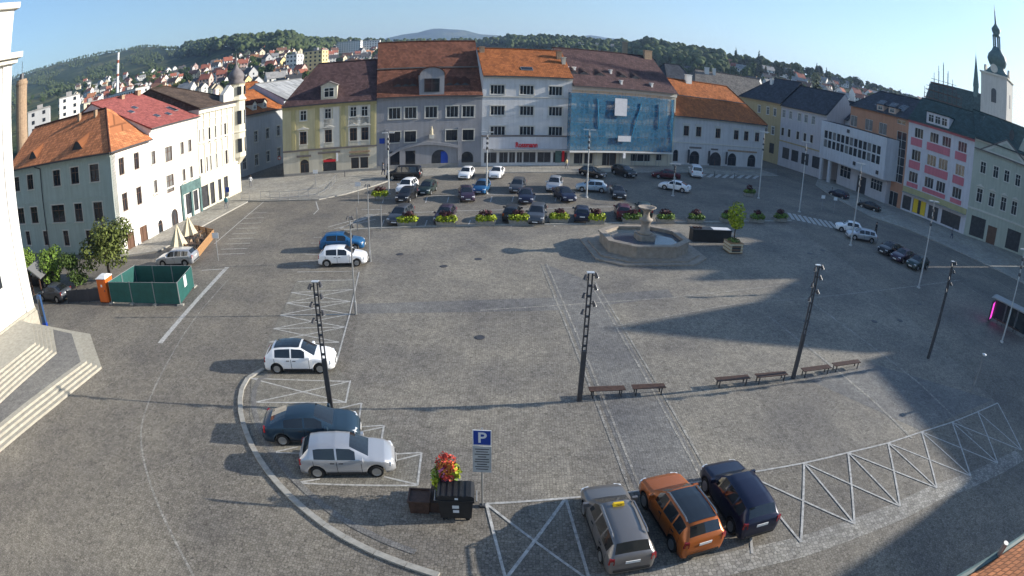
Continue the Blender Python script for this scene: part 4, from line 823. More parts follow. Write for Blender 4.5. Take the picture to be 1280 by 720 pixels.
# ---------------------------------------------------------------- white corner building on the left edge with its plinth
WC = G(47, 410)
wb = thing('white_building', 'sunlit white building with stone plinth at the foot of the stairs', 'building', (WC[0], WC[1], 0), 0)
mb = MB(); mb.box(-30, 0, -38, 0, 0, 25.5); mb.build('wall', 'plaster_white', wb)
MB().box(-30.3, .35, -38, .35, 0, 1.5).box(-30.3, .22, -38, .22, 1.5, 1.75).build('plinth', 'stone_step', wb)
MB().box(-30.5, .55, -38, .55, 21.0, 21.35).box(-30.5, .9, -38, .9, 21.35, 21.8).build('cornice', 'trim', wb)
MB().box(-.9, .16, -.9, .16, 1.75, 21).build('corner_pilaster', 'plaster_white', wb); MB().box(-30.5, .4, -38, .4, 25.5, 26).build('parapet', 'trim', wb)
for k in range(4):
    y_ = -3.8-k*5.0
    for z_ in (4.5, 11.5):
        f_ = MB(); f_.box(-.02, .06, -.85, .85, 0, 2.8); o = f_.build('window', 'frame_white', wb, (0, y_, z_)); MB().box(.061, .07, -.7, .7, .15, 2.65).build('pane', 'glass', o)
# ================================================================ church
DT = 185.0; FT = DT/130
def at(px, py, D):                                           # point at horizontal distance D seen at a pixel
    d = ray(px, py); k = D/math.hypot(d.x, d.y); return Vector((d.x*k, d.y*k, CAM_H+d.z*k))
T0 = at(1246, 140, DT); ch = thing('church_tower', 'baroque church tower with green onion spire behind the pediment house', 'church tower', (T0.x, T0.y, 0), R(25))
zc = at(1247, 98, DT).z; hw = 3.6*FT
MB().box(-hw, hw, -hw, hw, 0, zc).build('tower_shaft', 'w_tower', ch)
MB().box(-hw-.3, hw+.3, -hw-.3, hw+.3, zc-13.5, zc-13.0).build('cornice', 'trim', ch); MB().box(-hw-.45, hw+.45, -hw-.45, hw+.45, zc, zc+.5).build('cornice', 'trim', ch)
for a in range(4):
    b = MB(); b.xprism([(-1, 0), (1, 0)]+[(1.0*math.cos(t), 3.4+1.0*math.sin(t)) for t in [math.pi*i/8 for i in range(9)]], -.05, .05)
    t = a*math.pi/2; b.build('belfry_window', 'shop_dark', ch, ((hw+.02)*math.sin(t), -(hw+.02)*math.cos(t), zc-8.5), t)
    c = MB(); c.lathe([(1.7, -.06), (1.7, .06)], 16); k = c.build('clock_face', 'trim', ch, ((hw-.4)*math.sin(t), -(hw-.4)*math.cos(t), zc+2.2), t); k.rotation_euler = (math.pi/2, 0, t); k.scale = (.8, .8, 6)
zs = [at(1247, y, DT).z for y in (92, 82, 76, 70, 65, 60, 46, 41, 37.5, 34, 31, 15, 7)]
pr = [(hw, zc+.5), (hw*.86, zs[0]), (1.8*FT, zs[1]-.8), (2.3*FT, zs[1]), (2.75*FT, zs[2]), (2.4*FT, zs[3]), (1.5*FT, zs[4]), (1.05*FT, zs[5])]
MB().lathe(pr, 16).build('onion_dome', 'copper_green', ch, smooth=True)
l = MB(); 
for i in range(8): a = 2*math.pi*i/8; l.tube((.95*FT*math.cos(a), .95*FT*math.sin(a), zs[5]-.2), (.95*FT*math.cos(a), .95*FT*math.sin(a), zs[6]), .22, n=5)
l.build('lantern', 'copper_green', ch); MB().lathe([(1.2*FT, zs[6]), (.8*FT, zs[6]+.5), (1.15*FT, zs[7]), (1.25*FT, zs[8]), (.7*FT, zs[9]), (.3*FT, zs[10]), (.16, zs[11]), (.03, zs[12])], 14).build('spire', 'copper_green', ch, smooth=True)
MB().box(-.55, .55, -.06, .06, zs[11]+.3, zs[11]+.5).lathe([(.01, zs[11]-.6), (.3, zs[11]-.3), (.01, zs[11])], 8).build('cross', 'metal_dark', ch)
nA, nB = at(1150, 120, 222), at(1250, 120, 204)
h = House('church_nave', 'church nave with steep dark roof and slender spirelet left of the onion spire', (nA.x, nA.y), (nB.x, nB.y), 18, 'church')
for i in range(6): h.op(3+i*5.5, 4.6+i*5.5, 8, 15, 2, 3, True, 'trim')
h.walls(21, 'w_tower', (1, 1), 36); h.roof(21.1, 36, 't_teal'); sp = at(1211, 105, 212); tp = at(1211, 55, 212)
q = (Vector((sp.x, sp.y))-Vector(h.A)); u_ = q.dot(h.t); MB().lathe([(1.3, 33), (1.3, 38), (1.5, 38.3), (.05, tp.z-2), (.02, tp.z)], 8, (u_, 9)).build('spirelet', 'copper_green', h.o)
h2 = House('church_chapel', 'low chapel with a green roof in front of the church tower', tuple(at(1196, 150, 112).xy), tuple(at(1236, 150, 108).xy), 9, 'church')
for i in range(3): h2.op(1.5+i*3.5, 2.4+i*3.5, 9, 12, 2, 2, True, 'trim')
h2.walls(18.5, 'w_tower', (1, 1), 22); h2.roof(18.6, 22.5, 't_teal', hl=2)
# scaffold round the far gable
s0 = at(1179, 120, 150); sc2 = thing('gable_scaffold', 'bare tube scaffold tower standing left of the church', 'scaffold', (s0.x, s0.y, 0), R(-40)); zt_ = at(1182, 80, 150).z
for i in range(9):
    for j in range(2): x_ = -5.6+i*1.4; hh = zt_-abs(x_)*1.5+random.Random(i*7+j).uniform(-.6, 1.4); MB().tube((x_, j*1.8, 0), (x_, j*1.8, hh), .08, n=5).build('upright', 'metal_dark', sc2)
for k in range(9): zz = 12+k*2.1; e_ = min(5.8, (zt_-zz)/1.5); MB().box(-e_, e_, -.2, 2.0, zz, zz+.1).build('deck', 'wood_bench', sc2); MB().tube((-e_, -.2, zz+1), (e_, -.2, zz+1), .06, n=5).build('guard_rail', 'metal_dark', sc2)
# ================================================================ far town
rnd = random.Random(11)
for nm, c in dict(f_white=(.72, .70, .66), f_cream=(.66, .58, .42), f_pink=(.56, .40, .34), f_yellow=(.66, .55, .27), f_grey=(.42, .42, .42)).items(): mat(nm, c, .9, .08, .5)
for nm, c in dict(r_red=(.30, .10, .06), r_dark=(.075, .07, .07), r_brown=(.17, .085, .055), r_grey=(.28, .27, .26), r_orange=(.38, .16, .07)).items(): mat(nm, c, .85, .3, .6)
WM = {}
def far_house(nm, wall, roof, w, d, e, rg, floors, nw):
    o = thing(nm, 'x', 'house'); MB().box(-w/2, w/2, -d/2, d/2, -3, e).xprism([(-w/2, e), (w/2, e), (w/2, e)], 0, .01).build('wall', wall, o)
    b = MB(); 
    for s in (-1, 1): b.face([(-w/2, s*d/2, e), (w/2, s*d/2, e), (w/2, 0, rg), (-w/2, 0, rg)][::s])
    for sx in (-1, 1): 
        b2 = [(sx*w/2, -d/2, e), (sx*w/2, d/2, e), (sx*w/2, 0, rg)]
    
    for s in (-1, 1): g = MB(); g.face([(s*w/2, -d/2, e), (s*w/2, d/2, e), (s*w/2, 0, rg)][::s]); g.build('gable', wall, o)
    r = solid_sheet([([(-w/2-.3, -d/2-.5, e-.2), (w/2+.3, -d/2-.5, e-.2), (w/2+.3, 0, rg+.15), (-w/2-.3, 0, rg+.15)], [(0, 0), (1, 0), (1, 1), (0, 1)]), ([(w/2+.3, d/2+.5, e-.2), (-w/2-.3, d/2+.5, e-.2), (-w/2-.3, 0, rg+.15), (w/2+.3, 0, rg+.15)], [(0, 0), (1, 0), (1, 1), (0, 1)])], .2).build('roof', roof, o)
    MB().box(w*.2, w*.2+.7, -.9, -.2, rg-1.2, rg+.9).build('chimney', 'f_white' if wall != 'f_white' else 'brick_stack', r)
    wm = WM.setdefault('w', MB().box(-.6, .6, -.06, .04, 0, 1.5).mesh('window', 'glass'))
    for f in range(floors):
        for i in range(nw): link('window', wm, o, (-w/2+w*(i+.5)/nw, -d/2, .9+f*2.8))
        link('window', wm, o, (w/2, 0, .9+f*2.8), math.pi/2)
    return o
HT = [('f_white', 'r_red', 'white', 'red'), ('f_white', 'r_dark', 'white', 'dark'), ('f_cream', 'r_brown', 'cream', 'brown'), ('f_pink', 'r_red', 'pinkish', 'red'), ('f_yellow', 'r_brown', 'yellow', 'brown'), ('f_white', 'r_grey', 'white', 'grey'), ('f_grey', 'r_dark', 'grey', 'dark'), ('f_cream', 'r_orange', 'cream', 'orange')]
PROTO = [far_house('town_house', a, b, 9+2*(i % 3), 8, 5.8 if i % 3 else 8.4, 9.6 if i % 3 else 12.4, 2 if i % 3 else 3, 3) for i, (a, b, _, _) in enumerate(HT)]
used = [False]*len(PROTO); HP = []
def place_house(i, px, py, rz, side, sc=1.0, r0=200):
    p = march(px, py, r0)
    if not p: return
    if any(math.hypot(p[0]-q[0], p[1]-q[1]) < 11 for q in HP): return
    HP.append(p); o = PROTO[i] if not used[i] else copy_tree(PROTO[i]); used[i] = True
    o.location = (p[0], p[1], p[2]+.2); o.rotation_euler = (0, 0, rz); o.scale = (sc, sc, sc)
    a, b = HT[i][2:]
    tag(o, f'small {a} house with {b} roof on the hillside {side}', 'house', f'{a} houses with {b} roofs on the hillside {side}')
L_ = 'beyond the left row of houses'; R_ = 'beyond the slate-roofed houses'; C_ = 'behind the yellow baroque house'
def horizon_y(px): return 87+abs(px-640)**2*1.4e-4 
for k in range(210):
    px = rnd.uniform(92, 300); t = (px-92)/208; ylo, yhi = 108-32*t, 136-26*t+6
    place_house(rnd.choice([0, 0, 1, 1, 2, 3, 5, 5, 7]), px, rnd.uniform(ylo, yhi), rnd.uniform(-.9, .9), L_, rnd.uniform(.6, .95))
for k in range(260):
    px = rnd.uniform(285, 478); place_house(rnd.choice([0, 1, 1, 2, 3, 4, 5, 6, 7]), px, rnd.uniform(62, 112), rnd.uniform(-.9, .9), C_, rnd.uniform(.6, .95))
for k in range(130):
    px = rnd.uniform(850, 1165); y = 66+(px-850)*.17; place_house(rnd.choice([0, 1, 1, 2, 5, 5, 6]), px, y+rnd.uniform(8, 32), rnd.uniform(-.9, .5), R_, rnd.uniform(.6, .95))
for k, px in enumerate((862, 905, 1010)): place_house(6, px, 86+(px-850)*.16, .2, R_)
# apartment blocks
def block(px, py, D, w, d, hgt, rz, wall, label, floors, nw):
    p = at(px, py, D); zb = terrain(p.x, p.y); o = thing('apartment_block', label, 'apartment block', (p.x, p.y, zb), rz)
    MB().box(-w/2, w/2, -d/2, d/2, -4, hgt).build('wall', wall, o); MB().box(-w/2-.2, w/2+.2, -d/2-.2, d/2+.2, hgt, hgt+.5).box(-1.5, 1.5, -1.5, 1.5, hgt+.5, hgt+2.6).build('flat_roof', 'r_grey', o)
    wm = WM.setdefault('b', MB().box(-.75, .75, -.08, .04, 0, 1.5).mesh('window', 'glass'))
    for f in range(floors):
        for i in range(nw): link('window', wm, o, (-w/2+w*(i+.5)/nw, -d/2, hgt*(f+.3)/floors))
        for i in range(2): link('window', wm, o, (w/2, -d/4+i*d/2, hgt*(f+.3)/floors), math.pi/2)
    return o
for px, py, D, w, hg, rz, wl, lb in [(50, 128, 260, 34, 19, -.75, 'f_grey', 'long blue-grey apartment block behind the orange-roofed corner house'), (86, 128, 270, 15, 21, -.7, 'f_white', 'white apartment block end-on beside the blue-grey block'), (112, 127, 330, 16, 13, -.6, 'f_cream', 'cream apartment block between white block and chimney'), (160, 108, 380, 44, 11, -.4, 'f_white', 'long white apartment block on the slope by the white chimney'), (395, 74, 430, 15, 21, -.1, 'f_yellow', 'cream-yellow tower block behind the yellow baroque house'), (368, 77, 470, 10, 14, -.1, 'f_white', 'narrow white block beside the cream-yellow tower block'), (437, 56, 800, 34, 18, 0, 'f_white', 'white apartment block on the ridge, nearer the wooded hill'), (462, 58, 830, 30, 17, .1, 'f_white', 'white apartment block on the ridge, beside the tall grey house roof'), (455, 78, 420, 26, 9, 0, 'f_pink', 'low pinkish block just above the maroon roof ridge'), (724, 57, 640, 14, 12, .2, 'f_white', 'white block standing alone among trees above the scaffolded house'), (746, 57, 640, 24, 12, .2, 'f_white', 'long white block among trees above the scaffolded house'), (765, 58, 640, 15, 12, .3, 'f_white', 'white block among trees beside the brick chimney')]:
    block(px, py, D, w, 11, hg, rz, wl, lb, max(3, int(hg/3)), max(3, int(w/3.4)))
# long grey-roofed building and a blue-roofed one behind the arcaded house
def mid_house(name, label, pa, pb, Da, Db, depth, e, rg, wm, rm, hl=0, hr=0):
    a, b = at(*pa, Da), at(*pb, Db); h = House(name, label, tuple(a.xy), tuple(b.xy), depth); n_ = int(h.W/3.2)
    for i in range(n_): h.op(1+i*3.2, 2.1+i*3.2, e-2.6, e-.9)
    h.walls(e, wm, (hl == 0, hr == 0), rg); h.roof(e+.1, rg, rm, hl=hl, hr=hr); return h
h = mid_house('long_house', 'long cream house with grey-brown roof behind the arcaded house', (868, 100), (962, 110), 150, 160, 14, 13.8, 19.5, 'w_cream', 't_greyroof', 3, 0); h.chimney(6, 6, 1.6, 1.2); h.chimney(8.2, 6, 1.6, .8)
mid_house('blue_roof_house', 'house with a dark blue roof behind the arcaded house roof', (834, 95), (872, 100), 142, 146, 12, 14.5, 19.8, 'w_white', 't_slate', 2, 2)
mid_house('dark_roof_house', 'white house with dark roof between the slate roofs and the trees', (1010, 122), (1062, 135), 135, 128, 12, 13.5, 18, 'w_bank', 't_slate', 0, 0)
mid_house('teal_roof_house', 'house with teal roof showing between orange and pink houses', (1095, 130), (1150, 142), 118, 112, 12, 16, 20, 'w_salmon', 't_teal', 0, 0)
mid_house('back_house', 'house with brown roof behind the red-roofed house', (92, 140), (128, 134), 112, 112, 10, 11.5, 14.8, 'w_salmon', 't_red', 2, 2)
mid_house('back_house', 'house with orange roof behind the turret', (302, 116), (335, 118), 110, 112, 12, 12, 15.5, 'w_cream', 't_orange', 0, 0)
# chimneys
b0 = at(27, 150, 95); zt_ = at(27, 100, 95).z; ck = thing('brick_chimney', 'round brick chimney with an aerial on top beside the orange roof', 'chimney', (b0.x, b0.y, 0))
MB().lathe([(1.25, 0), (1.1, zt_-1), (1.2, zt_-.8), (1.2, zt_-.4), (1.05, zt_-.3), (1.05, zt_)], 16).build('stack', 'brick_stack', ck); MB().lathe([(.5, zt_), (.45, zt_+1.0)], 10).build('flue', 'metal_dark', ck); MB().tube((0, 0, zt_+1), (0, 0, at(25, 78, 95).z), .05, n=5).build('aerial', 'metal_dark', ck)
b0 = at(147, 95, 420); wc = thing('tall_chimney', 'tall thin white chimney rising from the hillside houses', 'chimney', (b0.x, b0.y, terrain(b0.x, b0.y))); hh = at(147, 66, 420).z-terrain(b0.x, b0.y)
MB().lathe([(1.3, -2), (.9, hh)], 12).build('stack', 'f_white', wc); MB().lathe([(1.12, hh*.55), (1.1, hh*.6)], 12).build('band', 'r_red', wc); MB().lathe([(1.05, hh*.8), (1.02, hh*.86)], 12).build('band', 'r_red', wc)
b0 = at(781, 62, 300); bc = thing('brick_chimney', 'short square brick chimney above the scaffolded house roof', 'chimney', (b0.x, b0.y, terrain(b0.x, b0.y))); MB().box(-1.2, 1.2, -1.2, 1.2, -2, at(781, 54, 300).z-terrain(b0.x, b0.y)).box(-1.4, 1.4, -1.4, 1.4, at(781, 54, 300).z-terrain(b0.x, b0.y), at(781, 53, 300).z-terrain(b0.x, b0.y)+.3).build('stack', 'brick_stack', bc)
# ================================================================ trees
mat('leaf', (.060, .095, .022), .75, .35, .8, spec=.2, island=.45); mat('leaf_yellow', (.13, .135, .03), .75, .3, .8, spec=.2, island=.4); mat('leaf_dark', (.030, .050, .022), .8, .35, .8, spec=.15, island=.45); mat('leaf_lime', (.30, .36, .02), .6, .25, 3, spec=.25, island=.35); mat('leaf_red', (.075, .02, .022), .7, .3, 3, island=.5); mat('leaf_bright', (.12, .19, .03), .65, .3, 2, spec=.25, island=.4)
mat('bark', (.09, .065, .045), .9, .3, 3, bump=.4); mat('forest_leaf', (.062, .082, .034), .95, .4, .08, spec=.1, island=.4)
def leaves(mb, rnd, lobes, n, size, flat=.0):
    tot = sum(l[3]*l[4]*l[5] for l in lobes)
    for (cx, cy, cz, rx, ry, rz_) in lobes:
        for _ in range(int(n*rx*ry*rz_/tot)):
            while True:
                v = Vector((rnd.uniform(-1, 1), rnd.uniform(-1, 1), rnd.uniform(-1, 1)))
                if .35 < v.length < 1.0: break
            p = Vector((cx+v.x*rx, cy+v.y*ry, cz+v.z*rz_)); s = size*rnd.uniform(.6, 1.3)
            nrm = (v+Vector((rnd.uniform(-.8, .8), rnd.uniform(-.8, .8), rnd.uniform(-.2, 1.0)))).normalized(); a = nrm.orthogonal().normalized(); b = nrm.cross(a); t = rnd.uniform(0, 6.28); a, b = a*math.cos(t)+b*math.sin(t), b*math.cos(t)-a*math.sin(t)
            mb.face([p-a*s, p-b*s*.55+nrm*s*.1, p+a*s, p+b*s*.55])
def make_tree(name, seed, H, crown, leafm, n, size, lobes_n=9, conifer=False, tr=.03, low=.42):
    rnd = random.Random(seed); o = thing(name, 'x', 'tree'); t = MB(); t.tube((0, 0, -.3), (rnd.uniform(-.1, .1), 0, H*.45), H*tr, H*tr*.6, 7).tube((rnd.uniform(-.1, .1), 0, H*.44), (0, 0, H*.9), H*tr*.6, H*tr*.15, 6)
    lb = []
    if conifer:
        for i in range(8): zz = H*(.18+.78*i/7); r = crown*(1-i/7.6); lb.append((0, 0, zz, r, r, H*.09))
    else:
        for i in range(lobes_n):
            a = 2.4*i+rnd.uniform(-.4, .4); rr = crown*rnd.uniform(.25, .65); zz = H*rnd.uniform(low, .86); r = crown*rnd.uniform(.32, .55); c = (rr*math.cos(a), rr*math.sin(a), zz); lb.append((*c, r, r, r*.8)); t.tube((0, 0, H*.32+rnd.uniform(0, .12)*H), c, H*tr*.35, H*tr*.1, 5)
        lb.append((0, 0, H*.72, crown*.5, crown*.5, H*.24))
    t.build('trunk', 'bark', o); c = MB(); leaves(c, rnd, lb, n, size); c.build('crown', leafm, o); return o
TP = [make_tree('leafy_tree', 1, 12, 5.0, 'leaf', 900, .8), make_tree('leafy_tree', 2, 10, 4.6, 'leaf_yellow', 800, .75), make_tree('leafy_tree', 3, 13, 4.8, 'leaf_dark', 900, .8), make_tree('conifer_tree', 4, 16, 3.4, 'leaf_dark', 900, .75, conifer=True), make_tree('leafy_tree', 5, 9, 4.5, 'leaf', 700, .7)]
TL = ['mid green leafy tree', 'yellow-green leafy tree', 'dark green leafy tree', 'dark pointed conifer', 'low rounded green tree']; tused = [False]*5
def place_tree(i, p, side, sc):
    o = TP[i] if not tused[i] else copy_tree(TP[i]); tused[i] = True
    o.location = (p[0], p[1], p[2]); o.rotation_euler = (0, 0, rnd.uniform(0, 6.28)); o.scale = (sc, sc, sc*rnd.uniform(.9, 1.15)); tag(o, f'{TL[i]} on the hillside {side}', 'tree', f'{TL[i]}s {side}')
def tree_zone(n, x0, x1, yf, side, kinds, smin=.8, smax=1.4, gap=5, r0=200):
    for _ in range(n):
        px = rnd.uniform(x0, x1); y0, y1 = yf(px); p = march(px, rnd.uniform(y0, y1), r0)
        if p and not any(math.hypot(p[0]-q[0], p[1]-q[1]) < gap for q in HP): place_tree(rnd.choice(kinds), p, side, rnd.uniform(smin, smax))
tree_zone(70, 40, 300, lambda x: (112-26*(x-40)/260, 140-26*(x-40)/260), L_, [0, 1, 2, 4, 4], .6, 1.1)
tree_zone(70, 285, 480, lambda x: (66, 112), C_, [0, 1, 2, 4, 0], .6, 1.1)
tree_zone(120, 850, 1160, lambda x: (66+(x-850)*.17, 104+(x-850)*.12), R_, [0, 1, 1, 3, 0, 2, 4], .65, 1.15)
for px, py, i, sc in ((912, 92, 1, 1.5), (925, 92, 1, 1.4), (1000, 108, 1, 1.6), (1020, 115, 3, 1.5), (1040, 118, 1, 1.5), (1055, 120, 0, 1.3), (1075, 124, 0, 1.2), (880, 88, 0, 1.2), (820, 78, 0, 1.2), (845, 82, 1, 1.0), (965, 100, 0, 1.2), (1100, 122, 2, 1.2)):
    p = at(px, py, 215); place_tree(i, (p.x, p.y, terrain(p.x, p.y)), R_, sc)
# woods that read as one mass
import numpy as np
def ico():
    bm = bmesh.new(); bmesh.ops.create_icosphere(bm, subdivisions=1, radius=1); v = np.array([x.co[:] for x in bm.verts]); f = np.array([[y.index for y in x.verts] for x in bm.faces]); bm.free(); return v, f
IV, IF = ico()
def wood(name, label, pts, m, seed):
    rg = np.random.default_rng(seed); V, Fc = [], []; k = 0
    for (x, y, zz, hgt) in pts:
        for q in range(3):
            s = rg.uniform(.5, .8); v = IV*np.array([hgt*.44*s, hgt*.44*s, hgt*.38*s])*(1+rg.uniform(-.2, .2, (len(IV), 1))); v = v+np.array([x+rg.uniform(-.22, .22)*hgt, y+rg.uniform(-.22, .22)*hgt, zz+hgt*(.35+.22*q)]); V.append(v); Fc.append(IF+k); k += len(IV)
    V = np.concatenate(V); Fc = np.concatenate(Fc); me = bpy.data.meshes.new(name); me.from_pydata(V.tolist(), [], Fc.tolist()); me.materials.append(M[m]); o = link(name, me); tag(o, label, 'wood', kind='stuff'); return o
def ridge_pts(a0, a1, n, rlo, rhi, h0, h1, seed, clear=0):
    rg = random.Random(seed); out = []
    for _ in range(n):
        a = rg.uniform(a0, a1); E_, Rs = sky_at(a); f_ = rg.uniform(rlo, rhi); r = Rs*f_
        if clear and f_ < .95 and math.sin(a*1.1+f_*7)+math.sin(a*.47-f_*17+1)+.6*math.sin(a*2.3+f_*29) < clear-1.2: continue
        x, y = r*math.sin(R(a)), r*math.cos(R(a)); out.append((x, y, terrain(x, y), rg.uniform(h0, h1)))
    return out
wood('wood', 'dense dark wood covering the round hill behind the yellow baroque house', ridge_pts(-33.5, -18, 1500, .80, 1.05, 8, 16, 3, .7)+ridge_pts(-18, -13, 150, .93, 1.05, 8, 13, 4), 'forest_leaf', 1)
wood('wood', 'dark tree belt along the ridge above the white and scaffolded houses', ridge_pts(-13, -1, 260, .9, 1.02, 7, 12, 5)+ridge_pts(-1, 20, 1300, .74, 1.04, 9, 15, 6), 'forest_leaf', 2)
wood('wood', 'wooded slope of the long hill on the left horizon', ridge_pts(-62, -33, 6500, .45, 1.01, 4, 8, 7, 1.3), 'forest_leaf', 3)
wood('wood', 'trees along the ridge above the slate-roofed houses', ridge_pts(19, 45, 300, .95, 1.03, 5, 10, 9), 'forest_leaf', 4)
# ================================================================ cars
for nm, c, mt in (('white', (.86, .86, .86), 0), ('silver', (.50, .51, .53), .55), ('darkblue', (.028, .055, .085), .3), ('blue', (.02, .12, .28), .25), ('navy', (.014, .017, .042), .3), ('black', (.012, .012, .014), .1), ('grey', (.10, .105, .115), .5), ('taupe', (.20, .19, .185), .5), ('orange', (.42, .115, .022), .3), ('maroon', (.10, .014, .022), .3), ('green', (.03, .05, .045), .3), ('paleblue', (.42, .52, .60), .3), ('plum', (.05, .03, .055), .3)):
    mat('carpaint_'+nm, c, .30, .03, .4, metal=mt, coat=.25, spec=.45)
mat('car_glass', (.012, .014, .016), .03, .1, 1, spec=.8, coat=.3); mat('head_lens', (.72, .74, .76), .08, .05, 8, spec=.8, coat=.8); mat('tail_lens', (.24, .012, .012), .12, .2, 8, coat=.6); mat('plate', (.74, .74, .72), .5, .05); mat('under', (.012, .012, .012), .9, .1)
def lerp(tab, x):
    if x <= tab[0][0]: return tab[0][1:]
    for a, b in zip(tab[:-1], tab[1:]):
        if a[0] <= x <= b[0]:
            t = (x-a[0])/(b[0]-a[0]); return tuple(p+(q-p)*t for p, q in zip(a[1:], b[1:]))
    return tab[-1][1:]
def car_spec(kind):
    # x from rear to front: x, belt, top, half width, half top width
    if kind == 'hatch': L, W, wb, r = 4.05, .86, 2.50, .30; T = [(-2.02, .52, .56, .66, .60), (-1.99, .78, .82, .77, .70), (-1.93, .93, .98, .81, .72), (-1.82, .97, 1.06, .83, .70), (-1.50, .96, 1.40, .845, .60), (-1.1, .95, 1.465, .855, .59), (-.38, .93, 1.485, .86, .60), (.22, .92, 1.44, .86, .585), (.95, .90, 1.0, .85, .70), (1.15, .885, .965, .845, .72), (1.6, .80, .87, .82, .68), (1.86, .68, .76, .76, .62), (1.97, .55, .64, .67, .54), (2.02, .44, .54, .60, .5)]; wd = (-1.32, -.42, -.34, .42); rs = (-1.82, -1.50); ws = (.22, .95)
    elif kind == 'sedan': L, W, wb, r = 4.55, .885, 2.60, .31; T = [(-2.27, .55, .60, .68, .60), (-2.24, .86, .90, .78, .70), (-2.12, .96, 1.0, .83, .72), (-1.85, .985, 1.04, .855, .72), (-1.05, .965, 1.36, .875, .60), (-.6, .95, 1.43, .88, .60), (0, .93, 1.45, .885, .605), (.30, .92, 1.42, .885, .59), (1.1, .90, .98, .88, .72), (1.3, .88, .955, .875, .74), (1.8, .80, .86, .85, .72), (2.08, .68, .75, .79, .66), (2.2, .55, .64, .70, .58), (2.27, .44, .54, .62, .52)]; wd = (-1.15, -.25, -.17, .62); rs = (-1.85, -1.05); ws = (.30, 1.1)
    elif kind == 'wagon': L, W, wb, r = 4.5, .88, 2.60, .31; T = [(-2.25, .52, .58, .70, .62), (-2.22, .85, .90, .80, .72), (-2.15, .97, 1.03, .84, .72), (-2.05, .99, 1.10, .855, .70), (-1.80, .98, 1.42, .87, .62), (-1.2, .96, 1.475, .88, .62), (-.2, .94, 1.49, .88, .61), (.32, .93, 1.45, .88, .595), (1.1, .90, .99, .875, .72), (1.3, .88, .955, .87, .74), (1.78, .80, .86, .85, .72), (2.06, .68, .75, .79, .66), (2.18, .55, .64, .70, .58), (2.25, .44, .54, .62, .52)]; wd = (-1.72, -1.0, -.92, -.2, -.12, .62); rs = (-2.05, -1.80); ws = (.32, 1.1)
    elif kind == 'suv': L, W, wb, r = 4.4, .91, 2.62, .35; T = [(-2.2, .62, .68, .74, .66), (-2.17, .96, 1.0, .82, .75), (-2.1, 1.08, 1.14, .865, .75), (-2.0, 1.10, 1.22, .88, .72), (-1.72, 1.09, 1.55, .90, .65), (-1.2, 1.07, 1.62, .905, .645), (-.2, 1.05, 1.645, .91, .64), (.30, 1.04, 1.60, .91, .62), (1.0, 1.02, 1.12, .905, .76), (1.2, 1.0, 1.08, .90, .78), (1.75, .93, .99, .88, .76), (2.02, .80, .87, .83, .70), (2.14, .64, .73, .76, .62), (2.2, .5, .6, .68, .56)]; wd = (-1.62, -1.02, -.94, -.2, -.12, .55); rs = (-2.0, -1.72); ws = (.30, 1.0)
    else: L, W, wb, r = 4.9, .96, 3.0, .33; T = [(-2.45, .55, .65, .82, .76), (-2.43, 1.0, 1.06, .90, .84), (-2.38, 1.1, 1.25, .94, .82), (-2.28, 1.12, 1.80, .95, .76), (-2.0, 1.12, 1.90, .96, .74), (0, 1.12, 1.93, .96, .74), (.75, 1.12, 1.88, .96, .72), (1.45, 1.08, 1.22, .955, .80), (1.6, 1.05, 1.16, .95, .80), (2.1, .95, 1.02, .92, .76), (2.32, .8, .88, .86, .7), (2.42, .6, .7, .76, .62), (2.45, .5, .6, .70, .58)]; wd = (-1.9, -.95, -.85, .1, .2, 1.0); rs = (-2.38, -2.28); ws = (.75, 1.45)
    return L, W, wb, r, T, wd, rs, ws
CARM = {}
